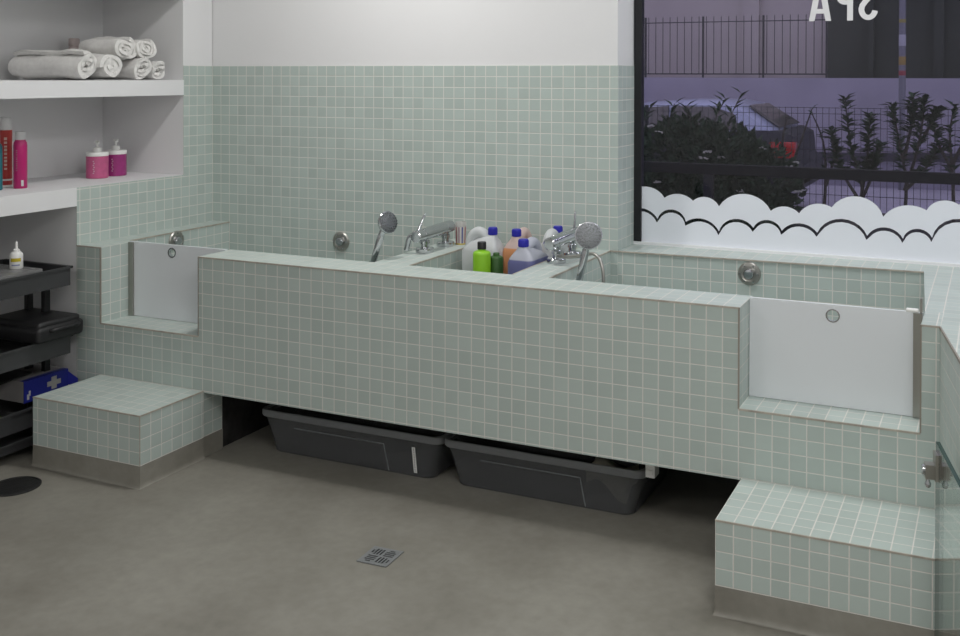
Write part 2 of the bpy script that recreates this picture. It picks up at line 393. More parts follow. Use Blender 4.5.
# mirrored S as a thick stroke
cs = bowl(5.12,Z0+.92,.50,.70,-12,-180,14) + [(4.68,Z0+1.2)] + [(4.95,Z0+1.6),(5.3,Z0+1.95)] + bowl(5.12,Z1-.92,.50,.70,-20,180,14)
def stroke(l, w):
    L_, R_ = [], []
    for i, p in enumerate(l):
        a = l[max(i-1,0)]; b = l[min(i+1,len(l)-1)]; dx, dz = b[0]-a[0], b[1]-a[1]; h = math.hypot(dx,dz) or 1
        L_.append((p[0]-dz/h*w, p[1]+dx/h*w)); R_.append((p[0]+dz/h*w, p[1]-dx/h*w))
    return L_, R_
let = MB()
for g in (A_, P_): let.prism((t2(g[0],'xz'), [t2(h,'xz') for h in g[1]]), *FY, 'y')
Ls, Rs = stroke(cs, .21); Lm = t2(Ls,'xz'); Rm = t2(Rs,'xz')
for i in range(len(Lm)-1):
    q = [Lm[i], Lm[i+1], Rm[i+1], Rm[i]]
    let.add([(p[0], y, p[1]) for y in FY for p in q], [(0,1,2,3),(7,6,5,4),(0,4,5,1),(1,5,6,2),(2,6,7,3),(3,7,4,0)])
let.build('lettering', M['letter'], win)

# ================================================================= DOUBLE WASH TUB
tub = thing('wash_tub', T(-21.4, 8, ZF), 'long built-in double wash tub clad in pale green mosaic tile', 'wash tub')
RD = 3.5             # rim thickness
def tile(mb, name, parent=tub, uv=(0,0,0)): return mb.build(name, M['tile'], parent, uv=uv)
tile(MB().prism(t2([(-54,-11.15),(11.2,-11.15),(11.2,0),(10.2,0),(10.2,-6.55),(0,-6.55),(0,0),(-41.4,0),(-41.4,-6.55),(-51.45,-6.55),(-51.45,0),(-54,0)],'xz'), 0, RD*S, 'y'), 'front_panel')
tile(MB().tbox(-54, -41, 0, 2.1, ZF, -11.15), 'support_pier', uv=(0,.1,.18))
tile(MB().tbox(.2, 11.2, 0, 2.1, ZF, -11.15), 'support_pier', uv=(.2,.1,.18))
tile(MB().tbox(-54, -52, RD, BY, -11.15, 0), 'end_ledge', uv=(0,.3,0))
tile(MB().tbox(-28, -25, RD, BY, -11.15, 0), 'divider', uv=(0,.5,0))
tile(MB().tbox(-16.7, -13.9, RD, BY, -11.15, 0), 'divider', uv=(.3,.5,0))
tile(MB().prism(t2([(-13.9,BY+.02),(9.35,16.2),(9.2,19.0),(-13.3,19.0),(-13.3,BY+.3)],'xy'), T(0,0,ZF).z, T(0,0,0).z, 'z'), 'rear_ledge', uv=(.1,.2,0))
for x0, x1, y1 in ((-52,-28,BY), (-13.9,9.6,16.1)):
    tile(MB().tbox(x0, x1, RD, y1, -9.6, -9), 'basin_floor', uv=(0,.5,0))
tile(MB().tbox(-25, -16.7, RD, BY, -4.8, -4.25), 'compartment_floor', uv=(0,.5,0))
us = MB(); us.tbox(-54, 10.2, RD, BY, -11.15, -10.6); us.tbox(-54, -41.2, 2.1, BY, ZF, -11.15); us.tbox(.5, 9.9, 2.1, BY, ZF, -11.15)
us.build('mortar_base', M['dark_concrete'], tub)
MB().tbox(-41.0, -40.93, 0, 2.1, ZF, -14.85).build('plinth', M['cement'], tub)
e = MB(); w = .10; p = .03
def xtrim(x0, x1, y, z): e.tbox(x0, x1, y-p, y+.06, z-w, z+.02)
def ytrim(x, y0, y1, z): e.tbox(x-.05, x+.05, y0, y1, z-w, z+.02)
xtrim(-54,-51.45,0,0); xtrim(-41.4,0,0,0); xtrim(10.2,11.2,0,0)
xtrim(-51.45,-41.4,0,-6.55); xtrim(0,10.2,0,-6.55)
ytrim(-52,RD,BY,0); ytrim(-25,RD,BY,0); ytrim(-13.9,RD,BY,0); ytrim(-16.7,RD,BY,0)
e.prism(t2([(-13.9,BY-.08),(9.35,16.1),(9.35,16.22),(-13.9,BY+.04)],'xy'), T(0,0,-.1).z, T(0,0,.02).z, 'z')
e.build('edge_trim', M['trim'], tub)
for x0, x1, z0, z1 in ((-51.49,-51.40,-6.55,0), (10.16,10.25,-6.55,0), (-.06,.03,-6.55,0), (-41.43,-41.36,-6.55,0)):
    MB().tbox(x0, x1, -.03, .08, z0, z1).build('corner_trim', M['trim_dark'], tub)
# gates
def gate(x0, x1, hx, chan, top, gy=2.62):
    g = MB().prism((t2([(x0,-6.52),(x1,-6.52),(x1,top),(x0,top)],'xz'), [t2(circle(hx,-.62,.36,.38),'xz')]), gy*S, (gy+.23)*S, 'y').build('gate', M['gate'], tub)
    MB().tbox(chan[0], chan[1], gy-.17, gy+.33, -6.5, top-.05).build('channel', M['steel'], g)
    r = MB(); o = circle(hx,-.62,.42,.44); i_ = circle(hx,-.62,.34,.36)
    r.prism((t2(o,'xz'), [t2(i_,'xz')]), (gy-.02)*S, (gy+.25)*S, 'y').build('finger_ring', M['chrome'], g)
    return g
gate(-51.4, -41.42, -46.9, (-51.42,-50.95), .06, 2.95)
g2 = gate(.03, 10.15, 5.05, (9.62,10.12), .1)
lt = MB(); lt.rbox(T(9.2,2.55,.08), T(9.9,2.95,.28), .003); lt.build('latch', M['white_plastic'], g2)
MB().tbox(9.98, 10.12, 2.5, 2.7, .1, 1.0).build('pin', M['steel'], g2)
# overflow plates
def overflow(c, axis):
    R = {'y': Matrix.Rotation(radians(90), 3, 'X'), 'x': Matrix.Rotation(radians(90), 3, 'Y')}[axis]
    m = MB(); m.lathe([(.045,0),(.045,.004),(.041,.009),(.030,.011),(.024,.008),(.022,.008)], c, 32, 0, R)
    o = m.build('overflow_plate', M['steel'], tub, smooth=35)
    k = MB(); k.lathe([(.021,.004),(.021,.016),(.017,.022),(.008,.024)], c, 24, 0, R)
    for a in range(6):
        an = a*pi/3; k.lathe([(.004,.008),(.003,.013)], Vector(c) + R @ Vector((.035*cos(an), .035*sin(an), 0)), 8, 0, R)
    k.build('boss', M['chrome'], o, smooth=35)
overflow(T(-39.4, BY, -1.08), 'y'); overflow(T(-2.95, 15.72, -1.12), 'y'); overflow(T(-52, 8.6, -.85), 'x')
cl = MB(); cl.rbox(T(-6.66,2.5,-13.15), T(-6.02,3.4,-11.15), .002); cl.tbox(-6.55,-6.15,2.45,2.5,-12.9,-12.6); cl.build('hanger_block', M['white_plastic'], tub)

# ================================================================= STEPS
def step(x0, x1, y0, ux, label, rs=True):
    t = thing('tiled_step', T((x0+x1)/2, y0/2, ZF), label, 'step', 'tiled steps')
    xf = x1 + (0 if rs else -.183*y0)          # front right corner follows the slanted half wall
    MB().prism(t2([(x0,y0),(xf,y0),(x1,-.02),(x0,-.02)],'xy'), T(0,0,-14.85).z, T(0,0,-11).z, 'z').build('tile_block', M['tile'], t, uv=(ux, y0, .18))
    # coved cement plinth
    k = []; n = 6
    prof = [(.0, -14.85)] + [(-.04, -16.1)] + [(-.04-.2*(1-cos(pi/2*i/n)), -16.1-.43*sin(pi/2*i/n)) for i in range(1, n+1)]
    prof += [(.3, -16.54), (.3, -14.85)]
    m = MB()
    secs = []
    for d, z in prof:    # sweep around front and sides (mitred)
        secs.append([T(x0+d*(.3), -.02, z), T(x0+d*.3, y0+d, z), T(xf-(d if rs else 0), y0+d, z), T(x1-(d if rs else 0), -.02, z)])
    nn = len(secs); vs = [p for s_ in secs for p in s_]; fs = []
    for i in range(nn):
        j = (i+1) % nn
        for q in range(3): fs.append((i*4+q, i*4+q+1, j*4+q+1, j*4+q))
    m.add(vs, fs); m.build('plinth', M['cement'], t, smooth=50)
    e = MB(); e.tbox(x0, xf, y0-.03, y0+.04, -11.09, -10.98)
    if rs: e.tbox(x1-.04, x1+.03, y0-.03, -.02, -11.09, -10.98); e.tbox(x1-.03, x1+.02, y0-.02, y0+.03, -14.85, -11)
    e.build('edge_trim', M['trim'], t)
step(-51.4, -40.9, -6.15, .1, 'square tiled step with cement plinth below the left gate')
step(.2, 11.15, -6.15, .2, 'wide tiled step below the right gate, next to the glass screen', False)

# ================================================================= GLASS SCREEN AND LATCH
gs = thing('glass_screen', T(11.9, -12, ZF), 'clear glass screen with chrome lock, standing beside the right step', 'glass screen')
ga, gb = Vector((11.52, -6.5)), Vector((13.7, -16.0)); gd = (gb-ga).normalized(); gn = Vector((gd.y, -gd.x))   # gn points to the tub side
def GP(a, o, z): q = ga + gd*a + gn*o; return T(q.x, q.y, z)
def gbox(mb, a0, a1, o0, o1, z0, z1, mi=0):
    v = [GP(a,o,z) for z in (z0,z1) for a,o in ((a0,o0),(a1,o0),(a1,o1),(a0,o1))]
    return mb.add(v, [(0,3,2,1),(4,5,6,7),(0,1,5,4),(1,2,6,5),(2,3,7,6),(3,0,4,7)], mi)
L = (gb-ga).length
g = MB(); v = [GP(a,o,z) for z in (ZF+.02,-4.5) for a,o in ((0,0),(L,0),(L,.2),(0,.2))]
g.add(v, [(0,1,5,4),(2,3,7,6)], 0); g.add(v, [(0,3,2,1),(4,5,6,7),(1,2,6,5),(3,0,4,7)], 1)
g.build('pane', [M['screen_glass'], M['glass_edge']], gs)
lk = MB(); gbox(lk, .05, .8, -.14, 0, -6.35, -4.95); gbox(lk, .05, .8, .2, .34, -6.35, -4.95); gbox(lk, .1,.65,.34,.78,-6.3,-5.55)
lo = lk.build('lock', M['steel'], gs)
kb = MB(); kb.cyl(GP(.35,.78,-5.9), GP(.35,.9,-5.9), .013); kb.rod(GP(.3,.6,-6.85), GP(.3,.6,-6.3), [(.005,0),(.008,.15),(.008,.4),(.003,.8),(.003,1)]); kb.build('thumb_turn', M['chrome'], lo, smooth=40)

# ================================================================= TAPS AND HAND SHOWERS
def tap(x, y0, y1, zb, label, lever):
    t = thing('mixer_tap', T(x, (y0+y1)/2, 0), label, 'tap', 'chrome deck taps')
    a = T(x, y0-.9, zb); b = T(x+.1, y1+.7, zb+.15)
    m = MB(); m.rod(a, b, [(.019,0),(.024,.015),(.024,.16),(.0215,.17),(.024,.18),(.0255,.5),(.0255,.8),(.022,.81),(.025,.83),(.025,.985),(.020,1)], 28)
    m.build('bar_body', M['chrome'], t, smooth=30)
    for yy in (y0+.5, y1):
        f = MB(); z0 = T(0,0,0).z; zz = T(0,0,zb).z
        f.lathe([(.037,z0),(.037,z0+.016),(.034,z0+.019),(.015,z0+.021),(.015,z0+.034),(.020,z0+.036),(.020,z0+.046),(.016,z0+.050),(.016,zz)], (x*S, yy*S, 0), 24)
        f.build('pillar', M['chrome'], t, smooth=30)
    if lever == 'left':
        l = MB(); l.rod(T(x-.1,y0-.4,zb+.3), T(x+.2,y0+.2,zb+1.75), [(.008,0),(.005,.5),(.006,.9),(.003,1)], 12); l.build('lever', M['chrome'], t, smooth=40)
        l = MB(); l.tube([T(x-.2,y0-.6,zb+.1), T(x-.65,y0-.65,zb-.15), T(x-.95,y0-.65,zb-1.2)], .011, 12); l.build('spout', M['chrome'], t, smooth=40)
    else:
        l = MB(); l.rod(T(x+.1,y1+.2,zb+.3), T(x+.15,y1+.2,zb+2.0), [(.006,0),(.0045,.5),(.0045,.97),(.003,1)], 12); l.build('lever', M['chrome'], t, smooth=40)
    return t
tap(-26.85, 8.2, 11.9, 1.5, 'chrome mixer tap with raised lever, on the ledge left of the jugs', 'left')
tap(-15.7, 8.3, 11.8, 1.7, 'chrome mixer tap on the ledge right of the jugs', 'right')
def shower(hb, ht, hc, nrm, rad, label, wallx, hose):
    hb, ht, hc = Vector(hb), Vector(ht), Vector(hc); n = Vector(nrm).normalized()
    t = thing('hand_shower', hb, label, 'hand shower', 'hand showers')
    m = MB(); m.rod(hb, ht, [(.0105,0),(.012,.1),(.0125,.5),(.0145,.85),(.013,1)], 16); m.tube([ht-(ht-hb)*.06, ht, hc-n*.016], .0125, 14); m.build('handle', M['chrome'], t, smooth=50)
    R = n.to_track_quat('Z','Y').to_matrix()
    m = MB(); m.lathe([(rad*.35,-.034),(rad*.62,-.026),(rad*.9,-.012),(rad,-.002),(rad,.004),(rad*.96,.006)], hc, 36, 0, R); hd = m.build('head', M['chrome'], t, smooth=40)
    m = MB(); m.lathe([(rad*.95,.005),(rad*.93,.009),(rad*.7,.012),(rad*.3,.014)], hc, 36, 0, R)
    for ring, cnt in ((.35,8),(.6,14),(.82,20)):
        for k in range(cnt):
            a = 2*pi*k/cnt; m.lathe([(.0022,.010),(.0016,.0155)], hc + R @ Vector((rad*ring*cos(a), rad*ring*sin(a), 0)), 6, 0, R)
    m.build('spray_plate', M['spray_face'], hd, smooth=40)
    m = MB(); d = (ht-hb).normalized(); q = hb + d*.012
    m.cyl(q - d*.014, q + d*.014, .0165, seg=16); m.cyl(q, Vector((wallx*S, q.y, q.z)), .008, seg=12); m.cyl(Vector((wallx*S, q.y, q.z)), Vector((wallx*S + (.006 if q.x > wallx*S else -.006), q.y, q.z)), .022, seg=20); m.build('holder', M['chrome'], t, smooth=40)
    m = MB(); m.tube(hose, .0065, 10); m.build('hose', M['steel'], t, smooth=60)
y = 5.0
shower(T(-29.3,y,-.9), T(-28.45,y+.1,1.9), T(-27.8,y-.05,3.0), (.93,-.28,.26), .044, 'chrome hand shower resting over the left basin, nearest the left tap', -28,
    [T(-29.4,y,-1.2), T(-29.5,y+.1,-3), T(-30.3,y+1.2,-6), T(-31,y+2.5,-7), T(-30.5,y+3.5,-5), T(-28.6,y+3.8,-2.0)])
shower(T(-12.5,y,-1.2), T(-11.9,y+.1,1.9), T(-11.58,y-.15,3.08), (.46,-.86,.22), .0495, 'chrome hand shower with round face turned to the room, over the right basin', -13.9,
    [T(-12.5,y,-1.4), T(-12.4,y+.1,-3.2), T(-11.6,y+.6,-4.6), T(-11.1,y+1.0,-3), T(-11.0,y+1.2,-.4), T(-11.3,y+1.4,.9), T(-12.0,y+1.8,1.35), T(-13.0,y+2.3,1.05), T(-14.4,7.7,.75), T(-15.3,8.1,.7)])

# ================================================================= JUGS AND BOTTLES IN THE MIDDLE COMPARTMENT
def rrect(cx, cy, hx, hy, r, z, n=5):
    o = []
    for sx, sy, a0 in ((1,1,0),(-1,1,90),(-1,-1,180),(1,-1,270)):
        for k in range(n+1):
            a = radians(a0 + 90*k/n); o.append(Vector((cx + sx*(hx-r) + r*cos(a), cy + sy*(hy-r) + r*sin(a), z)))
    return o
def jug(loc, rz, mname, label, sc=(1,1,1)):
    t = thing('canister', loc, label, 'canister', 'plastic canisters between the taps')
    m = MB(); hx, hy = .055, .088
    secs = [rrect(0,0,hx-.006,hy-.006,.02,0), rrect(0,0,hx,hy,.024,.008), rrect(0,0,hx,hy,.024,.09), rrect(0,0,hx-.002,hy-.002,.024,.095), rrect(0,0,hx,hy,.024,.10), rrect(0,0,hx,hy,.024,.205),
            rrect(0,-.004,hx-.004,hy-.010,.026,.222), rrect(0,-.014,hx-.016,hy-.028,.026,.240), rrect(0,-.030,hx-.028,.036,.022,.254), rrect(0,-.044,.022,.022,.021,.262), rrect(0,-.046,.017,.017,.0165,.265), rrect(0,-.046,.017,.017,.0165,.278)]
    m.loft(secs)
    # moulded grip: arched ridge from the neck to the rear shoulder
    for i in range(1):
        pts = [(0,-.030,.240),(0,-.008,.262),(0,.022,.272),(0,.050,.260),(0,.065,.232),(0,.066,.190)]
        m.tube(pts, lambda q: .019 + .005*q, 18)
    m.sphere((0,.022,.232), .013, .046, .036)
    m.build('body', M[mname], t, world=False, smooth=45)
    c = MB(); prof = [(.0195,.266),(.020,.268),(.020,.290),(.018,.294),(.010,.295)]
    c.lathe(prof, (0,-.046,0), 30)
    for k in range(24):
        a = 2*pi*k/24; c.add([Vector((0.0199*cos(a+d), -.046+.0199*sin(a+d), z)) for z in (.268,.289) for d in (-.06,.06)] + [Vector((.0208*cos(a), -.046+.0208*sin(a), z)) for z in (.268,.289)], [(0,4,5,2),(4,1,3,5)])
    c.build('cap', M['blue_cap'], t, world=False, smooth=35, recalc=False)
    t.rotation_euler = (0,0,rz); t.scale = sc
    return t
FZ = -3.9; FZ0 = -4.25
jug(T(-17.84, 8.6, FZ0), radians(-2), 'jug_purple', 'canister of dark violet liquid with blue cap, front right of the group')
jug(T(-20.0, 11.75, FZ0), 0, 'jug_orange', 'canister of orange liquid with blue cap, behind the violet canister', (.93,.93,1.03))
jug(T(-22.42, 10.1, FZ0), radians(90), 'jug_white', 'milky white canister behind the green bottle', (.95,.90,1.057))
jug(T(-17.8, 13.05, FZ0), pi, 'jug_white', 'milky white canister at the rear, beside the right tap', (.95,.95,1.024))
def round_bottle(name, loc, prof, mat_, capprof, capmat, label, cat, group=None, seg=32, bands=()):
    t = thing(name, loc, label, cat, group)
    m = MB().lathe(prof, (0,0,0), seg); m.build('body', mat_, t, world=False, smooth=40)
    MB().lathe(capprof, (0,0,0), seg).build('cap', capmat, t, world=False, smooth=40)
    for z0, z1, r, mm, nm in bands: MB().lathe([(r-.001,z0),(r,z0+.0004),(r,z1-.0004),(r-.001,z1)], (0,0,0), seg).build(nm, mm, t, world=False, smooth=40)
    return t
round_bottle('bottle', T(-21.15, 7.4, FZ0), [(.030,0),(.0345,.004),(.0345,.228),(.033,.234),(.028,.239),(.017,.242),(.0155,.243),(.0155,.253)], M['green_plastic'],
    [(.0155,.247),(.0172,.248),(.0172,.272),(.0155,.275)], M['black_plastic'], 'lime green bottle with black cap in front of the white canister', 'bottle')
round_bottle('bottle', T(-20.4, 8.3, FZ0), [(.024,0),(.028,.004),(.028,.205),(.025,.213),(.014,.217),(.012,.218)], M['dark_green'],
    [(.012,.217),(.0125,.2175),(.0125,.226),(.011,.228)], M['dark_green'], 'dark green bottle half hidden behind the lime green one', 'bottle')
# striped tumbler by the left tap
tb = thing('tumbler', T(-26.1, 13.1, 0), 'clear tumbler with coloured stripes at the rear end of the left tap', 'tumbler')
MB().lathe([(.019,.0),(.021,.001),(.0235,.075),(.0235,.095),(.0225,.095),(.0225,.075),(.0195,.004)], (0,0,0), 28).build('cup', translucent_material('clear_cup', (.75,.74,.72), .3, alpha=.45), tb, world=False, smooth=40)
st = MB(); cols = [(.62,.58,.52),(.05,.07,.30),(.62,.58,.52),(.42,.09,.12),(.55,.52,.48),(.30,.20,.24),(.60,.58,.55),(.10,.12,.32),(.62,.58,.52),(.40,.12,.14)]
smats = [mat('stripe', c, .5) for c in cols]
for k in range(20):
    a0 = 2*pi*k/20; ring = []
    for z, r in ((.006,.0218),(.075,.0239)):
        for d in (.04,.27): ring.append((r*cos(a0+d), r*sin(a0+d), z))
        for d in (.27,.04): ring.append(((r-.0012)*cos(a0+d), (r-.0012)*sin(a0+d), z))
    st.add(ring, [(0,1,5,4),(1,2,6,5),(2,3,7,6),(3,0,4,7),(0,3,2,1),(4,5,6,7)], k % 10)
st.build('stripes', smats, tb, world=False)
MB().lathe([(.0195,.0),(.0225,.001),(.0225,.006),(.0200,.007)], (0,0,0), 28).build('foot_ring', mat('yellow_base', (.55,.42,.10), .5), tb, world=False, smooth=40)

# ================================================================= STORAGE BINS UNDER THE TUB
def bin_(x0, x1, label, sticker=False):
    yb = 2.95; depth = 8.6; H0, H1 = ZF+.02, -13.0
    xc = (x0+x1)/2; loc = T(xc, yb+depth/2, ZF)
    t = thing('storage_bin', loc, label, 'storage bin', 'smoky storage bins under the tub')
    hx = (x1-x0)/2*S; hy = depth/2*S; h = (H1-H0)*SZ; th = .0022; tp = .040
    def ring(z, ins, th_=0): return rrect(0,0,hx-ins-th_,hy-ins*.5-th_,.034,z,6)
    secs = [ring(.001, tp+.006), ring(.006, tp), ring(h-.024, .004), ring(h-.003, .003), ring(h-.003,.003,th), ring(h-.024,.004,th), ring(.008, tp, th), ring(.004, tp+.004, th)]
    m = MB(); m.loft(secs); m.build('tub_body', M['bin'], t, world=False, smooth=40)
    lip = [ring(h-.026,.0035), ring(h-.026,-.006), ring(h-.021,-.010), ring(h-.005,-.010), ring(h,-.007), ring(h,.006), ring(h-.003,.006)]
    m = MB(); m.loft(lip + [lip[0]]); m.f = m.f[:-2]; m.mi = m.mi[:-2]
    m.build('rim', M['bin_rim'], t, world=False, smooth=40)
    rb = MB(); 
    # raised panel outline moulded on the front
    fx0, fx1 = -hx*.62, hx*.40; yf = -hy
    def fy(z): return -(hy - .5*(tp - (z-.006)/(h-.032)*(tp-.004))) - .0022
    def strip(xa, za, xb, zb, w=.0016):
        d = Vector((xb-xa, 0, zb-za)).normalized(); nrm = Vector((-d.z,0,d.x))*w
        q = [Vector((xa,fy(za),za))+nrm, Vector((xb,fy(zb),zb))+nrm, Vector((xb,fy(zb),zb))-nrm, Vector((xa,fy(za),za))-nrm]
        rb.add([p_ + Vector((0,o,0)) for o in (0,.0018) for p_ in q], [(0,1,2,3),(7,6,5,4),(0,4,5,1),(1,5,6,2),(2,6,7,3),(3,7,4,0)])
    strip(fx0, h*.66, fx1, h*.66); strip(fx1, h*.66, fx1+.015, .008)
    rb.build('moulded_rib', translucent_material('rib', (.42,.44,.45), .3, alpha=.45), t, world=False)
    if sticker:
        s_ = MB(); xl = hx*.71
        v = [(xl+a, fy(z)-.001+o, z) for o in (0,.0012) for a, z in ((0,.018),(.014,.018),(.012,.118),(-.002,.118))]
        s_.add(v, [(0,1,2,3),(7,6,5,4),(0,4,5,1),(1,5,6,2),(2,6,7,3),(3,7,4,0)]); so = s_.build('sticker', M['white_plastic'], t, world=False)
        tx = MB()
        for k in range(14):
            z = .024 + k*.0066
            tx.box((xl+.0045, fy(z)-.0018, z), (xl+.0080, fy(z)-.0004, z+.0032))
        tx.build('print', mat('grey_print', (.2,.2,.2), .6), so, world=False)
    return t
bin_(-37.9, -22.15, 'left smoky plastic storage bin, with the white sticker on its front', True)
bin_(-21.75, -7.0, 'right smoky plastic storage bin, holding pale and black odds and ends')
z_ = T(0,0,-12.25).z
b = MB(); v0 = T(-12.4,4.4,-12.2); v1 = T(-8.6,5.2,-13.6)
b.rod(v0, v1, [(.012,0),(.013,.1),(.013,.9),(.010,1)], 10); tag(b.build('rolled_mat', M['black_plastic'], smooth=40), 'black roll lying inside the right storage bin', 'roll')
cb_ = MB(); n = 10; gridv = []
for i in range(n):
    for j in range(n):
        u = i/(n-1); w_ = j/(n-1); pz = -14.5 + .5*sin(5*u+2*w_) + .3*cos(7*w_-3*u) + .6*sin(pi*u)*sin(pi*w_)
        gridv.append(T(-11.6+2.9*u, 4.6+2.6*w_, pz))
fs = [(i*n+j, (i+1)*n+j, (i+1)*n+j+1, i*n+j+1) for i in range(n-1) for j in range(n-1)]
bot = [p_ - Vector((0,0,.05)) for p_ in gridv]
k0 = len(gridv); rim = [i for i in range(n)] + [i*n+n-1 for i in range(1,n)] + [(n-1)*n+j for j in range(n-2,-1,-1)] + [i*n for i in range(n-2,0,-1)]
cb_.add(gridv+bot, fs + [tuple(k0+i for i in f[::-1]) for f in fs] + [(rim[i], rim[(i+1)%len(rim)], k0+rim[(i+1)%len(rim)], k0+rim[i]) for i in range(len(rim))])
tag(cb_.build('folded_cloth', mat('pale_cloth', (.55,.52,.42), .9, noise=.2, nscale=30), smooth=60), 'pale cloth bunched inside the right storage bin', 'cloth')

# ================================================================= FLOOR DRAINS
fd = thing('floor_drain', T(-19.9, -7.9, ZF), 'square steel drain grate in the middle of the floor', 'floor drain')
hs = .053; fz = .0035
holes = []
for q, (qx, qy) in enumerate(((-1,1),(1,1),(1,-1),(-1,-1))):
    for k in range(4):
        off = (k-1.5)*.0108; ln_ = (.0175,.0175,.0175,.009)[k]; w2 = .0033
        cx2, cy2 = qx*.0225, qy*.0225
        if q % 2 == 0: sl = (cx2+off*qx-w2, cx2+off*qx+w2, cy2-ln_, cy2+ln_)
        else: sl = (cx2-ln_, cx2+ln_, cy2+off*qy-w2, cy2+off*qy+w2)
        holes.append([(sl[0],sl[2]),(sl[1],sl[2]),(sl[1],sl[3]),(sl[0],sl[3])])
MB().prism(([(-hs,-hs),(hs,-hs),(hs,hs),(-hs,hs)], holes), .0012, fz, 'z').build('grate', mat('drain_steel', (.25,.26,.265), .45, metal=.35), fd, world=False)
MB().prism([(-.046,-.046),(.046,-.046),(.046,.046),(-.046,.046)], .0003, .0010, 'z').build('dark_well', M['black_plastic'], fd, world=False)
fd.rotation_euler = (0,0,radians(2))
rd = MB(); rd.lathe([(.088,.0005),(.088,.004),(.084,.0065),(.080,.0065),(.079,.004),(.02,.0045)], T(-49.2,-9.4,ZF), 40)
tag(rd.build('drain_cover', mat('black_drain', (.008,.008,.008), .6, bump=.5, bscale=120), smooth=40), 'round black cover set in the floor in front of the left step', 'drain cover')

# ================================================================= UPPER SHELF: ROLLED TOWELS
def towel(y, z, r, x1, ln, ry, label, turns=3.2, tilt=0, seed=0):
    rnd = random.Random(seed); th = r/(turns+.35); loc = T(x1, y, z)
    t = thing('rolled_towel', loc, label, 'towel', 'rolled white towels')
    n = int(turns*30); pts = []
    ph = rnd.uniform(0, 6)
    for i in range(n+1):
        a = 2*pi*turns*i/n; rr = th*.35 + (r-th*.55)*i/n
        rr *= 1 + .07*sin(2*a+ph) + .05*sin(5*a*.5+ph)
        pts.append((a+ph, rr))
    half = th*.47; m = MB(); nx = 12; lenm = ln
    rows = []
    for k in range(nx+1):
        x = -lenm*k/nx; edge = 1 - .10*max(0, (k/nx-.85)/.15) - .04*max(0,(.12-k/nx)/.12)
        ring_o, ring_i = [], []
        for j, (a, rr) in enumerate(pts):
            wob = 1 + .045*sin(9*k/nx + a*1.5 + ph) + .03*sin(17*k/nx - a*2.3 + 2*ph)
            xx = x + (.012*sin(a*.9+ph) + .006*sin(a*2.7+ph))*(1 if k == 0 else .3)
            ro = (rr+half)*edge*wob; ri = (rr-half)*edge*wob
            sq = .90
            ring_o.append(Vector((xx, ro*cos(a), r + max(ro*sin(a)*sq, -r*.86))))
            ring_i.append(Vector((xx, ri*cos(a), r + max(ri*sin(a)*sq, -r*.86))))
        rows.append(ring_o + ring_i[::-1])
    m.loft(rows[::-1])
    # loft caps are n-gons of a spiral: replace by quads
    L2 = len(rows[0]); m.f = m.f[:-2]; m.mi = m.mi[:-2]
    for base in (0, nx*L2):
        for j in range(n): m.f.append([base+j, base+j+1, base+L2-2-j, base+L2-1-j]); m.mi.append(0)
    m.build('roll', M['towel'], t, world=False, smooth=60)
    t.rotation_euler = (0, 0, ry); return t
ZU = 14.43
dz = lambda z: (z)/SZ
towel(1.9, ZU-.1, .069, -55.0, .385, radians(4), 'rolled white towel at the far left of the pile, showing its long side', 3.2, seed=1)
towel(4.35, ZU-.1, .066, -54.9, .42, radians(0), 'rolled white towel second from the left on the shelf', 2.6, seed=2)
towel(7.75, ZU-.1, .060, -55.0, .40, radians(-2), 'rolled white towel in the bottom row, under the two upper rolls', 3.0, seed=3)
towel(9.5, ZU-.1, .047, -54.9, .38, radians(0), 'small rolled white towel at the right end of the bottom row', 2.2, seed=4)
towel(6.25, ZU+1.75, .060, -55.4, .22, radians(3), 'rolled white towel in the upper row, resting left', 2.6, seed=5)
towel(8.15, ZU+1.9, .054, -55.0, .22, radians(-3), 'rolled white towel in the upper row, resting right', 3.4, seed=6)
round_bottle('bottle', T(-62.6, 7.2, ZU), [(.025,0),(.028,.003),(.028,.135),(.024,.150),(.018,.16)], mat('pale_pink_plastic', (.55,.46,.45), .5), [(.018,.158),(.024,.16),(.024,.19),(.02,.195)], mat('dusty_pink', (.5,.42,.41), .5), 'pale pinkish bottle behind the rolled towels, only its top showing', 'bottle')

# ================================================================= LOWER SHELF: PUMP JARS AND SPRAY CANS
ZL = 5.03
def pump_jar(loc, mname, c, label, sc=1):
    t = thing('pump_jar', loc, label, 'pump bottle', 'pump bottles on the lower shelf')
    MB().lathe([(.050,0),(.053,.003),(.053,.110),(.051,.112)], (0,0,0), 36).build('jar', mat(mname, c, .3, noise=.10, nscale=40), t, world=False, smooth=40)
    MB().lathe([(.052,.112),(.054,.113),(.054,.130),(.052,.133),(.02,.134)], (0,0,0), 36).build('lid', M['white_plastic'], t, world=False, smooth=40)
    p_ = MB(); p_.lathe([(.0215,.134),(.0215,.150),(.020,.154),(.008,.157),(.0055,.158),(.0055,.178),(.012,.179),(.013,.188),(.009,.190)], (0,0,0), 20)
    p_.tube([(0,0,.184),(.02,-.012,.185),(.034,-.020,.180)], .0055, 10); p_.build('pump', M['white_plastic'], t, world=False, smooth=40)
    lb = MB()
    for k in range(7):      # faint pale print running up the jar
        a = radians(-62 + 3*(k % 2)); z = .025 + .010*k
        lb.box((.0533*cos(a)-.003, .0533*sin(a)-.001, z), (.0533*cos(a)+.004, .0533*sin(a)+.001, z+.006))
    lb.build('print', mat('pale_print', (.62,.45,.52), .5), t, world=False)
    t.scale = (.9,.9,.9); return t
pump_jar(T(-59.0, 6.5, ZL), 'rose_pink', (.50,.10,.23), 'pink pump bottle with white lid, left of the magenta one')
pump_jar(T(-59.3, 8.8, ZL), 'magenta', (.30,.028,.17), 'magenta pump bottle with white lid, right of the pink one')
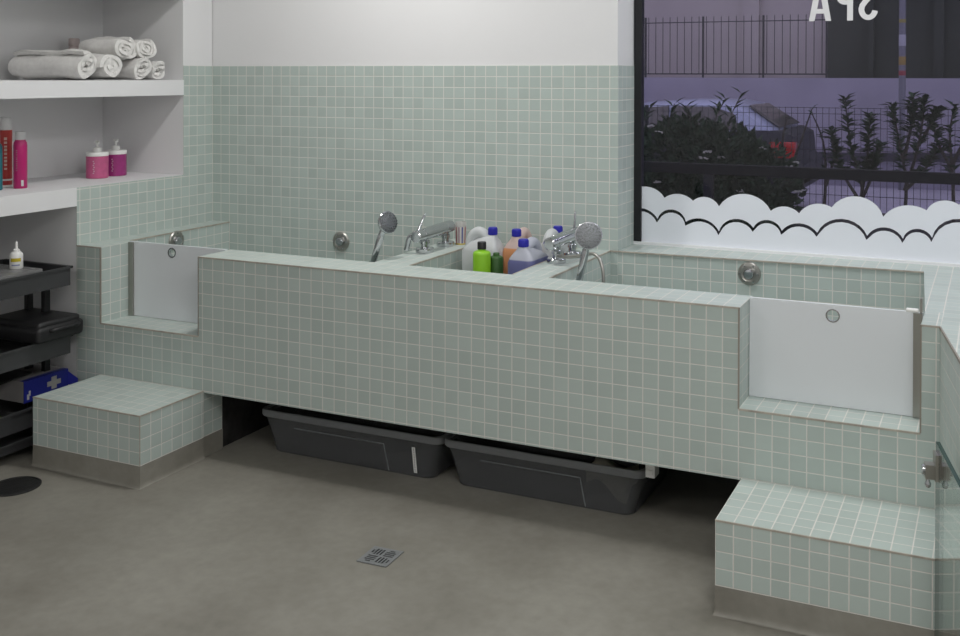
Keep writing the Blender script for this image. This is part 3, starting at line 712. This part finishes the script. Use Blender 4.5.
round_bottle('spray_can', T(-57.9, -2.0, ZL), [(.028,0),(.0305,.003),(.0305,.205),(.029,.218),(.0235,.228),(.0235,.232)], mat('hot_pink', (.45,.012,.14), .3), [(.0215,.230),(.0225,.231),(.0225,.268),(.021,.271)], mat('grey_cap', (.55,.55,.55), .4),
    'hot pink spray can with grey cap on the lower shelf', 'spray can', bands=()).scale = (.86,.86,.87)
sc_ = bpy.data.objects[-1] if False else None
round_bottle('spray_can', T(-59.6, -1.95, ZL), [(.020,0),(.023,.003),(.023,.012)], M['white_plastic'], [(.0205,.238),(.0215,.24),(.0215,.292),(.020,.295)], mat('clear_cap', (.62,.62,.62), .3),
    'tall red spray can with pale cap, left of the hot pink one', 'spray can', bands=((.010,.030,.0232,mat('red_base',(.40,.03,.03),.35),'base_ring'),(.028,.036,.0234,M['white_plastic'],'white_band'),(.034,.240,.0232,mat('red_can',(.42,.035,.03),.35,noise=.15,nscale=40),'red_sleeve')))
round_bottle('spray_can', T(-58.35, -3.85, ZL), [(.023,0),(.026,.003),(.026,.175),(.022,.188),(.016,.193)], mat('teal', (.012,.14,.17), .35), [(.0145,.192),(.016,.194),(.016,.225),(.014,.228)], M['white_plastic'],
    'teal spray can at the left edge of the photo, in front of the red one', 'spray can')
# print on the cans: pale marks
def side_print(parent_label, r, ang, z0, n, step_, h, w_, c):
    o = [q for q in C.objects if q.get('label') == parent_label][0]
    m = MB()
    for k in range(n):
        a = radians(ang); z = z0 + k*step_; tdir = Vector((-sin(a), cos(a), 0)); base = Vector((cos(a), sin(a), 0))*r
        hh = h*(.7 + .3*((k*7) % 3)/2)
        q = [base - tdir*w_/2 + Vector((0,0,z)), base + tdir*w_/2 + Vector((0,0,z)), base + tdir*w_/2 + Vector((0,0,z+hh)), base - tdir*w_/2 + Vector((0,0,z+hh))]
        nn = Vector((cos(a), sin(a), 0))*.0010
        m.add([p_ - nn for p_ in q] + [p_ + nn for p_ in q], [(0,1,2,3),(7,6,5,4),(0,4,5,1),(1,5,6,2),(2,6,7,3),(3,7,4,0)])
    m.build('print', mat('can_print', c, .5), o, world=False)
side_print('tall red spray can with pale cap, left of the hot pink one', .0234, -42, .075, 9, .0155, .011, .011, (.60,.42,.36))
side_print('hot pink spray can with grey cap on the lower shelf', .0307, -22, .012, 1, .02, .040, .011, (.6,.6,.6))
side_print('hot pink spray can with grey cap on the lower shelf', .0307, -70, .085, 10, .0105, .007, .006, (.36,.16,.20))

# ================================================================= UTILITY CART
CX, CY0, CY1, CD = -53.1, -1.4, -15.0, 7.6       # front face, right end, left end, depth
cart = thing('utility_cart', T(CX-CD/2, (CY0+CY1)/2, ZF), 'charcoal plastic utility cart with open trays under the lower shelf', 'cart')
def tray(zt, hgt):
    m = MB(); x0, x1, y0, y1 = CX-CD, CX, CY1, CY0; th = .12
    m.tbox(x0, x1, y0, y1, zt-hgt, zt-hgt+.2)
    m.tbox(x1-th, x1, y0, y1, zt-hgt+.2, zt); m.tbox(x0, x0+th, y0, y1, zt-hgt+.2, zt)
    m.tbox(x0+th, x1-th, y1-th, y1, zt-hgt+.2, zt); m.tbox(x0+th, x1-th, y0, y0+th, zt-hgt+.2, zt)
    # rolled lip
    m.tbox(x1-.02, x1+.14, y0, y1+.1, zt-.16, zt+.03); m.tbox(x0+.2, x1+.14, y1-.05, y1+.14, zt-.16, zt+.03)
    m.build('tray', M['cart'], cart)
for zt in (-1.5, -7.35, -12.5): tray(zt, 1.62)
tray(-14.9, .75)
for yy in (CY0-.35, CY1+.35):
    for xx in (CX-2.3, CX-4.2):
        MB().tbox(xx-.2, xx+.2, yy-.25, yy+.25, -14.7, -2.6).build('post', M['black_plastic'], cart)
for yy in (CY0-1, CY1+1):
    for xx in (CX-.9, CX-CD+.9):
        m = MB(); c_ = T(xx, yy, ZF) + Vector((0,0,.021)); m.cyl(c_ - Vector((.012,0,0)), c_ + Vector((.012,0,0)), .0205, seg=24); m.cyl(c_, T(xx,yy,-15.6), .006); m.build('caster', M['rubber'], cart, smooth=40)
zt = T(0,0,-1.5-1.62+.2).z
# things on the cart
o = MB(); o.rbox(T(CX-5.2,-13,-2.9), T(CX-.3,-3.6,-1.28), .006)
tag(o.build('storage_case', mat('grey_shiny_plastic', (.17,.17,.17), .22), smooth=35), 'flat grey shiny-topped case in the top tray of the cart', 'case')
sq = thing('squeeze_bottle', T(-55.2,-4.5,-1.28), 'small white squeeze bottle with pointed nozzle, on the cart top', 'bottle')
MB().lathe([(.022,0),(.0245,.003),(.0245,.052),(.023,.060),(.016,.067),(.013,.069)], (0,0,0), 28).build('body', M['white_plastic'], sq, world=False, smooth=40)
MB().lathe([(.012,.067),(.013,.068),(.012,.076),(.0055,.080),(.0045,.104),(.003,.108)], (0,0,0), 20).build('nozzle', M['white_plastic'], sq, world=False, smooth=40)
lb = MB()
def patch(mb, r, a0, a1, z0, z1, mi=0, t=.0006):
    n_ = 8; vs = [(q*cos(radians(a0+(a1-a0)*k/n_)), q*sin(radians(a0+(a1-a0)*k/n_)), z) for k in range(n_+1) for q, z in ((r-t,z0),(r+t,z0),(r+t,z1),(r-t,z1))]
    fs = []
    for k in range(n_):
        for j in range(4): fs.append((k*4+j, k*4+(j+1)%4, (k+1)*4+(j+1)%4, (k+1)*4+j))
    fs += [(0,1,2,3), tuple(n_*4+j for j in (3,2,1,0))]
    mb.add(vs, fs, mi)
patch(lb, .0247, -90, 0, .030, .044, 0); patch(lb, .0247, -80, -10, .014, .019, 1)
lb.build('label_print', [mat('yellow_print', (.50,.40,.02), .5), mat('blue_print', (.25,.28,.42), .5)], sq, world=False)
# black clipper case sticking out of the second tray
cc = thing('tool_case', T(-55.2,-2.9,-7.3), 'black plastic tool case with handle lying across the second tray of the cart', 'case')
m = MB(); m.rbox(T(-58.2,-5.0,-7.3), T(-52.25,-.75,-5.95), .018, 4); m.rbox(T(-58.0,-4.8,-6.5), T(-52.45,-.95,-5.55), .014, 3); m.build('shell', M['black_plastic'], cc, smooth=50)
m = MB(); m.tube([T(-52.4,-3.9,-6.35), T(-52.05,-3.8,-6.3), T(-51.95,-3.2,-6.25), T(-51.95,-2.2,-6.25), T(-52.05,-1.6,-6.25), T(-52.4,-1.5,-6.3)], .009, 12)
m.build('handle', M['black_plastic'], cc, smooth=50)
# cartons in the third tray
cx_ = thing('carton', T(CX-1.3,-3.5,-12.4), 'blue and grey carton with a pale cross, lying in the third tray', 'box')
a0 = T(CX-5.6,-4.6,-12.35); 
m = MB(); m.box((0,0,0), (.26,.205,.085)); mm = m.build('carton_body', mat('grey_carton', (.24,.23,.225), .6, noise=.1, nscale=12), cx_, world=False)
m = MB(); m.box((.259,-.001,-.0005), (.263,.206,.0855)); m.box((.235,.0005,.0848),(.262,.205,.0858)); be = m.build('blue_end', mat('blue_carton', (.014,.020,.19), .4), cx_, world=False)
m = MB(); m.box((.2625,.125,.022),(.2634,.150,.072)); m.box((.2625,.105,.036),(.26338,.170,.056)); m.build('cross_mark', mat('pale_mark', (.30,.30,.28), .5), be, world=False)
m = MB(); m.add([(.260,.205,.075),(.263,.205,.075),(.300,.222,.045),(.297,.222,.045),(.260,.205,.02),(.263,.205,.02),(.300,.222,.01),(.297,.222,.01)], [(0,1,2,3),(7,6,5,4),(0,4,5,1),(1,5,6,2),(2,6,7,3),(3,7,4,0)]); m.build('open_flap', mat('blue_flap', (.016,.022,.26), .4), be, world=False)
m = MB(); m.box((.2625,.012,.01),(.2634,.022,.032)); m.box((.2625,.020,.024),(.2634,.028,.044)); m.build('small_mark', mat('pale_mark2', (.4,.4,.4), .5), be, world=False)
cx_.location = T(-59.3, -4.6, -12.45); cx_.rotation_euler = (0, 0, radians(0))
fl_ = MB(); fl_.add([T(-59,-8.6,-10.9), T(-55.6,-8.6,-10.9), T(-55.4,-3.0,-10.42), T(-58.8,-3.0,-10.42)] + [T(-59,-8.6,-11.0), T(-55.6,-8.6,-11.0), T(-55.4,-3.0,-10.5), T(-58.8,-3.0,-10.5)], [(0,1,2,3),(7,6,5,4),(0,4,5,1),(1,5,6,2),(2,6,7,3),(3,7,4,0)])
tag(fl_.build('black_sheet', M['black_plastic']), 'black flat sheet lying over the carton in the third tray', 'sheet')
for k, (yy, c, s_, lab) in enumerate(((-6.6,(.16,.18,.05),.020,'small olive bottle lying in the third tray'),(-5.7,(.02,.02,.02),.024,'small black bottle lying in the third tray'))):
    m = MB(); m.rod(T(CX-1.6,yy,-13.4), T(CX-.5,yy+.4,-13.3), [(s_*.6,0),(s_,.1),(s_,.75),(s_*.5,.9),(s_*.5,1)], 16)
    tag(m.build('small_bottle', mat('odd%d' % k, c, .4), smooth=40), lab, 'bottle')

# ================================================================= STREET OUTSIDE
struct(MB().box((-9,1.06,-.3),(7,14.5,-.1)).build('ground_street', M['asphalt']))
pl_ = struct(MB().box((-7,3.2,-.1),(5,5.3,.42)).build('ground_planter', M['soil']))
rw = MB().box((-9,13,-.1),(7,13.35,1.49)); struct(rw.build('wall_retaining', M['concrete_wall']))
kb_ = MB(); kb_.add([(-9,12.2,-.1),(7,12.2,-.1),(7,13,-.1),(-9,13,-.1),(-9,12.2,.30),(7,12.2,.66),(7,13,.66),(-9,13,.30)], [(0,3,2,1),(4,5,6,7),(0,1,5,4),(1,2,6,5),(2,3,7,6),(3,0,4,7)])
struct(kb_.build('trim_kerb', mat('kerb_stone', (.30,.28,.36), .85, noise=.15, nscale=3)))
ks = MB(); ks.add([(-9,12.15,.10),(7,12.15,.46),(7,12.2,.46),(-9,12.2,.10),(-9,12.15,.22),(7,12.15,.58),(7,12.2,.58),(-9,12.2,.22)], [(0,3,2,1),(4,5,6,7),(0,1,5,4),(1,2,6,5),(2,3,7,6),(3,0,4,7)])
struct(ks.build('trim_kerb_band', mat('dark_kerb', (.07,.065,.09), .85)))
bw = MB().box((-9,14.6,-.1),(-1.90,15.0,6)); bw.box((-3.4,14.5,1.2),(-3.1,14.62,6))
struct(bw.build('wall_facade', M['beige_wall']))
dk = MB().box((-1.90,14.4,-.1),(7,14.9,6)); dk.box((-.2,14.25,1.49),(-.05,14.4,6)); dk.box((-1.22,14.25,1.49),(-1.14,14.4,6))
struct(dk.build('wall_dark_facade', mat('dark_green_facade', (.040,.047,.040), .8, noise=.12, nscale=2.5)))
# railing on the retaining wall
rl = thing('railing', (-4.6,13.15,1.49), 'dark iron railing with thin upright bars on the far wall', 'railing')
m = MB()
for k in range(49): x = -7.8 + k*.125; m.cyl((x,13.15,1.56),(x,13.15,2.50),.006,seg=6)
m.build('bars', M['iron'], rl)
m = MB(); m.box((-7.8,13.14,1.54),(-1.72,13.16,1.56)); m.box((-7.8,13.14,2.40),(-1.72,13.16,2.415)); m.build('rail', M['iron'], rl)
for k in range(7): x = -7.73 + k*1.0; MB().box((x-.013,13.13,1.49),(x+.013,13.17,2.50)).build('post', M['iron'], rl)
# lamp pole
pp = thing('street_pole', (-.50,12.0,-.1), 'grey street pole with stickers behind the bushes', 'pole')
MB().cyl((-.50,12.0,-.1),(-.50,12.0,5.5),.048,seg=20).build('shaft', M['galv'], pp, smooth=40)
for k, (z, h, c) in enumerate(((1.53,.07,(.30,.05,.06)),(1.68,.12,(.30,.20,.05)),(1.95,.16,(.42,.42,.48)),(2.28,.05,(.28,.24,.06)),(2.62,.10,(.40,.32,.34)))):
    m = MB(); m.lathe([(.0485,0),(.0495,.002),(.0495,h-.002),(.0485,h)], (-.50,12.0,z), 20); m.build('sticker', mat('sticker%d' % k, c, .6), pp, smooth=40)
# parked car
car = thing('car', (-3.4,9.0,-.1), 'dark saloon car parked across the street behind the flowering bush', 'car')
def sec(x, pts):     # pts: (halfwidth, z)
    return [Vector((x, 9.0-w_, z)) for w_, z in pts] + [Vector((x, 9.0+w_, z)) for w_, z in pts[::-1]]
xs = [(-5.55,.62,.34,.30),(-5.45,.78,.50,.17),(-5.1,.84,.60,.12),(-4.6,.87,.74,.10),(-4.1,.88,.80,.10),(-3.2,.88,.84,.10),(-2.2,.88,.87,.10),(-1.75,.87,.90,.10),(-1.50,.84,.90,.16),(-1.36,.80,.84,.22),(-1.34,.78,.60,.26),(-1.24,.76,.52,.26),(-1.25,.72,.40,.28)]
m = MB(); m.loft([sec(x, [(hw*.9,lo),(hw,lo+.10),(hw+.01,(lo+top)/2),(hw-.01,top-.10),(hw-.10,top)]) for x, hw, top, lo in xs]); m.build('body', M['car_paint'], car, smooth=40)
cab = [(-4.15,.80,.78,.80),(-3.6,.76,.76,1.08),(-3.1,.74,.74,1.20),(-2.6,.74,.74,1.235),(-2.2,.73,.73,1.23),(-1.95,.72,.72,1.18),(-1.52,.74,.74,.90)]
m = MB(); m.loft([sec(x, [(.80,.78),(.80-.12*max(0,(top-.80)/.43),top-.06 if top>.86 else .80),(.56,top)]) for x, a_, b_, top in cab]); m.build('roof_shell', M['car_roof'], car, smooth=30)
def glass_quad(q, name='side_window', off=-.012):
    m = MB(); m.add([Vector((x,y_,z)) for x,y_,z in q] + [Vector((x,y_-off*-1,z)) for x,y_,z in q], [tuple(range(len(q))), tuple(range(2*len(q)-1,len(q)-1,-1))] + [(i,(i+1)%len(q),len(q)+(i+1)%len(q),len(q)+i) for i in range(len(q))]); m.build(name, M['car_glass'], car)
def side(z): return 9.0-(.80-.12*max(0,(z-.80)/.43)) - .012
glass_quad([(x, side(z), z) for x, z in ((-3.95,.84),(-3.50,1.06),(-3.05,1.145),(-2.80,1.16),(-2.80,.86))])
glass_quad([(x, side(z), z) for x, z in ((-2.74,.86),(-2.74,1.16),(-2.25,1.155),(-2.02,1.08),(-1.95,.90))])
m = MB(); m.add([(-1.90,8.48,1.165),(-1.53,8.42,.925),(-1.53,9.58,.925),(-1.90,9.52,1.165),(-1.885,8.48,1.18),(-1.505,8.42,.94),(-1.505,9.58,.94),(-1.885,9.52,1.18)], [(0,1,2,3),(7,6,5,4),(0,4,5,1),(1,5,6,2),(2,6,7,3),(3,7,4,0)]); m.build('rear_window', M['car_glass'], car)
for yy in (8.14,): MB().rbox((-1.60,yy,.60),(-1.315,yy+.20,.78),.02).build('tail_light', M['red_lens'], car, smooth=40)
for xx in (-4.75,-2.15):
    for yy in (8.16,9.66): m = MB(); m.lathe([(.16,0),(.29,.02),(.30,.05),(.30,.15),(.29,.18),(.16,.19)], (xx,yy+.19,.20), 28, 0, Matrix.Rotation(radians(90),3,'X')); m.build('wheel', M['rubber'], car, smooth=40)
# wire mesh fence and guard rail
mf = thing('mesh_fence', (-.5,4.75,.42), 'thin wire mesh fence running behind the bushes', 'fence')
m = MB()
for k in range(74): x = -2.6 + k*.047; m.box((x-.0018,4.748,.42),(x+.0018,4.752,1.275))
for z in (1.27,1.225,1.12,.95,.78,.61,.45): m.box((-2.6,4.747,z-.002),(.87,4.753,z+.002))
m.build('wires', M['iron'], mf)
for x in (-1.9,.66): MB().box((x-.010,4.752,.42),(x+.014,4.78,1.27)).build('post', M['iron'], mf)
gr = thing('guard_rail', (-.5,3.6,.42), 'black horizontal guard rail outside the window', 'rail')
MB().rbox((-2.6,3.55,.845),(1.0,3.60,.915),.004).build('rail', mat('black_rail', (.005,.005,.007), .6, spec=.2), gr)
for x in (-2.4,-1.06,.85): MB().box((x-.03,3.56,.42),(x+.035,3.60,.86)).build('post', M['black_frame'], gr)
# shrubs
def leafquad(m, p, d, up, ln, wd, mi=0):
    d = d.normalized(); s_ = d.cross(up)
    if s_.length < 1e-4: s_ = d.orthogonal()
    s_.normalize(); nrm = s_.cross(d)
    a = p; b1 = p + d*ln*.45 + s_*wd + nrm*wd*.4; b2 = p + d*ln*.45 - s_*wd + nrm*wd*.4; c = p + d*ln - nrm*wd*.3; mid = p + d*ln*.5
    m.add([a, b1, mid, b2, c], [(0,1,2),(0,2,3),(1,4,2),(2,4,3)], mi)
def rv(rnd): 
    while True:
        v_ = Vector((rnd.uniform(-1,1), rnd.uniform(-1,1), rnd.uniform(-1,1)))
        if .05 < v_.length < 1: return v_.normalized()
def dense_bush(loc, blobs, nleaf, label, flowers=0, sprigs=(), seed=1, leaf=.05, lm='leaf'):
    rnd = random.Random(seed); t = thing('flowering_bush' if flowers else 'bush', loc, label, 'bush', 'bushes outside the window')
    L0 = Vector(loc); m = MB()
    tot = sum(b[3]*b[4]*b[5] for b in blobs)
    for b in blobs:
        c = Vector(b[:3]); rr = Vector(b[3:6])
        for i in range(int(nleaf*b[3]*b[4]*b[5]/tot)):
            v_ = rv(rnd); k = rnd.uniform(.62,1.03); p_ = c + Vector((v_.x*rr.x, v_.y*rr.y, v_.z*rr.z))*k
            leafquad(m, p_, v_ + rv(rnd)*.9 + Vector((0,0,.3)), rv(rnd), leaf*rnd.uniform(.7,1.3), leaf*.24)
    for (x, y_, z0, z1, lean) in sprigs:
        for i in range(14):
            k = i/13; p_ = Vector((x + lean*k*k, y_, z0 + (z1-z0)*k)); a = rnd.uniform(0,6.28)
            leafquad(m, p_, Vector((cos(a),sin(a)*.6,.7)), Vector((0,0,1)), leaf*1.5, leaf*.28)
    m.build('foliage', M[lm], t, recalc=False)
    for b in blobs: MB().tube([L0 + Vector(((b[0]-L0.x)*.3,0,0)), Vector((b[0],b[1],b[2]-b[5]*.4)), Vector(b[:3])], .012, 6, sub=3).build('stem', M['bark'], t)
    for (x, y_, z0, z1, lean) in sprigs: MB().tube([(x,y_,z0),(x+lean*.25,y_,(z0+z1)/2),(x+lean,y_,z1)], .004, 5, sub=3).build('sprig_stem', M['bark'], t)
    if flowers:
        f = MB()
        for i in range(flowers):
            b = rnd.choice(blobs); v_ = rv(rnd); v_.y = -abs(v_.y)*.7; v_.z = abs(v_.z)*.9-.1; v_.normalize()
            p_ = Vector(b[:3]) + Vector((v_.x*b[3], v_.y*b[4], v_.z*b[5]))*1.03
            for q in range(9):
                f.sphere(p_ + Vector((rnd.uniform(-.03,.03), rnd.uniform(-.02,.02), rnd.uniform(-.006,.008))), .010, .010, .006, 6, 4)
        f.build('blossom', M['petal'], t)
    return t
dense_bush((-1.45,4.25,.42), [(-1.45,4.25,.82,.42,.30,.36),(-1.15,4.2,.80,.38,.28,.36),(-.84,4.22,.72,.29,.24,.29),(-1.3,4.1,.58,.55,.26,.2),(-1.0,4.15,.56,.42,.26,.18)], 6500, 'dense dark bush with small white flower heads in front of the car', 22,
    [(-1.55,4.2,1.0,1.30,.06),(-1.35,4.2,1.05,1.28,-.05),(-1.2,4.2,1.05,1.34,.10),(-1.1,4.2,1.0,1.38,.12)], seed=3, leaf=.072)
dense_bush((-2.05,4.2,.42), [(-2.1,4.2,.78,.30,.26,.36),(-1.93,4.25,.84,.22,.24,.32),(-2.0,4.1,.56,.34,.24,.18)], 2600, 'dark leafy bush at the left edge of the window', 0, [(-1.88,4.15,1.0,1.24,-.1),(-1.75,4.15,1.0,1.26,.08)], seed=5, leaf=.075)
def young_shrub(loc, branches, nl, label, seed, leaf=.085):
    rnd = random.Random(seed); t = thing('shrub', loc, label, 'shrub', 'bushes outside the window'); L0 = Vector(loc); m = MB(); s_ = MB()
    for pts in branches:
        P = [L0 + Vector(p_) for p_ in pts]; s_.tube(P, lambda q: .011*(1-q)+.004, 6, sub=4)
        for i in range(nl):
            k = rnd.uniform(.35,1.0); seg = k*(len(P)-1); j = min(int(seg), len(P)-2); p_ = P[j].lerp(P[j+1], seg-j)
            a = rnd.uniform(0,6.28); leafquad(m, p_, Vector((cos(a),sin(a)*.8,rnd.uniform(.1,.9))), Vector((0,0,1)), leaf*rnd.uniform(.7,1.25), leaf*.27)
    m.build('foliage', M['leaf'], t, recalc=False); s_.build('stems', M['bark'], t)
young_shrub((-.16,4.3,.42), [[(0,0,0),(.02,0,.3),(-.06,0,.6),(-.10,0,.93)],[(0,0,.15),(.05,.02,.5),(.07,0,.80)],[(.01,0,.2),(-.14,0,.45),(-.2,0,.70)],[(.01,0,.2),(.10,0,.42),(.14,0,.6)]], 95, 'young leafy shrub left of the street pole', 11)
young_shrub((.14,4.25,.42), [[(0,0,0),(.02,0,.35),(-.03,0,.65),(-.08,0,.90)],[(.01,0,.3),(.10,0,.62),(.14,0,.93)],[(.01,0,.3),(.12,0,.42),(.22,0,.58)],[(0,0,.5),(.05,0,.75),(.06,0,.95)],[(.1,0,.62),(.2,0,.8),(.24,0,.86)]], 75, 'young leafy shrub with forked stems right of the street pole', 12)
young_shrub((.47,4.25,.42), [[(0,0,0),(-.01,0,.4),(-.03,0,.7),(0,0,.9)],[(-.01,0,.45),(-.10,0,.62),(-.13,0,.74)],[(-.01,0,.5),(.08,0,.7),(.14,0,.85)]], 42, 'young leafy shrub cut off by the right edge of the photo', 13)
young_shrub((-.42,4.35,.42), [[(0,0,0),(.02,0,.35),(0,0,.62),(-.08,0,.82)],[(.02,0,.3),(.08,0,.5),(.10,0,.64)]], 10, 'thin sparse shrub with few leaves left of the leafy ones', 14, .06)
young_shrub((-.72,4.5,.42), [[(0,0,0),(.05,0,.4),(.13,0,.65),(.2,0,.86)],[(.02,0,.3),(-.02,0,.6),(.02,0,.8)]], 5, 'nearly bare twiggy shrub behind the tail of the car', 15, .05)

# ================================================================= LIGHT
def area(name, loc, sx, sy, power, c=(1,1,1), rot=(0,0,0)):
    l = bpy.data.lights.new(name, 'AREA'); l.shape = 'RECTANGLE'; l.size = sx; l.size_y = sy; l.energy = power; l.color = c
    o = bpy.data.objects.new(name, l); C.objects.link(o); o.location = loc; o.rotation_euler = rot; return o
WARM = (1.0, 0.985, 0.965)
area('ceiling_lamp_or_fill', (-1.6, -.02, HC-.03), .24, .2, 18, WARM)
area('ceiling_lamp_or_fill', (.35, .25, HC-.03), .5, .4, 15, (.97,.98,1.0))
area('ceiling_lamp_or_fill', (.85, -2.3, HC-.03), 1.0, .9, 40, WARM)  # fill light added at ceiling height to brighten the shelf niches
area('ceiling_lamp_or_fill', (-1.5, -3.9, HC-.03), 1.2, .9, 24, WARM)
w = bpy.data.worlds.new('dusk'); bpy.context.scene.world = w; w.use_nodes = True
nt = w.node_tree; nt.nodes.clear()
bg = nt.nodes.new('ShaderNodeBackground'); bg.inputs[0].default_value = (1.04,1.0,1.34,1); bg.inputs[1].default_value = .56
ow = nt.nodes.new('ShaderNodeOutputWorld'); nt.links.new(bg.outputs[0], ow.inputs[0])

# ================================================================= CAMERA
F, RX, RY, RZ, TX, TY, TZ, CX0, CY0_ = 1006.4388, 0.0094, 0.0028, -0.4048, 13.9212, -58.9238, 13.7076, 564.4816, 85.8012
cam = bpy.data.cameras.new('camera'); co = bpy.data.objects.new('camera', cam); C.objects.link(co)
fw = Vector((sin(RZ)*cos(RX), cos(RZ)*cos(RX), -sin(RX)))
right0 = Vector((cos(RZ), -sin(RZ), 0)); up0 = right0.cross(fw)
right = right0*cos(RY) - up0*sin(RY)*-1 if False else right0*cos(RY) - up0*0
# roll: u = X*cos(ry)+U*sin(ry)  ->  image right axis
right = right0*cos(RY) + up0*sin(RY); up = up0*cos(RY) - right0*sin(RY)
R = Matrix((right, up, -fw)).transposed()
co.matrix_world = Matrix.Translation(Vector((TX*S, TY*S, -ZF*SZ + TZ*S))) @ R.to_4x4()
cam.sensor_width = 36; cam.sensor_fit = 'HORIZONTAL'; cam.lens = F/960*36
cam.shift_x = (480-CX0)/960; cam.shift_y = (CY0_-318)/960; cam.clip_start = .05
sc = bpy.context.scene; sc.camera = co
vs = sc.view_settings; vs.view_transform = 'Standard'; vs.look = 'None'; vs.gamma = 1; vs.use_curve_mapping = False; vs.exposure = 0.0
sc.cycles.max_bounces = 10; sc.cycles.transparent_max_bounces = 16; sc.cycles.diffuse_bounces = 5
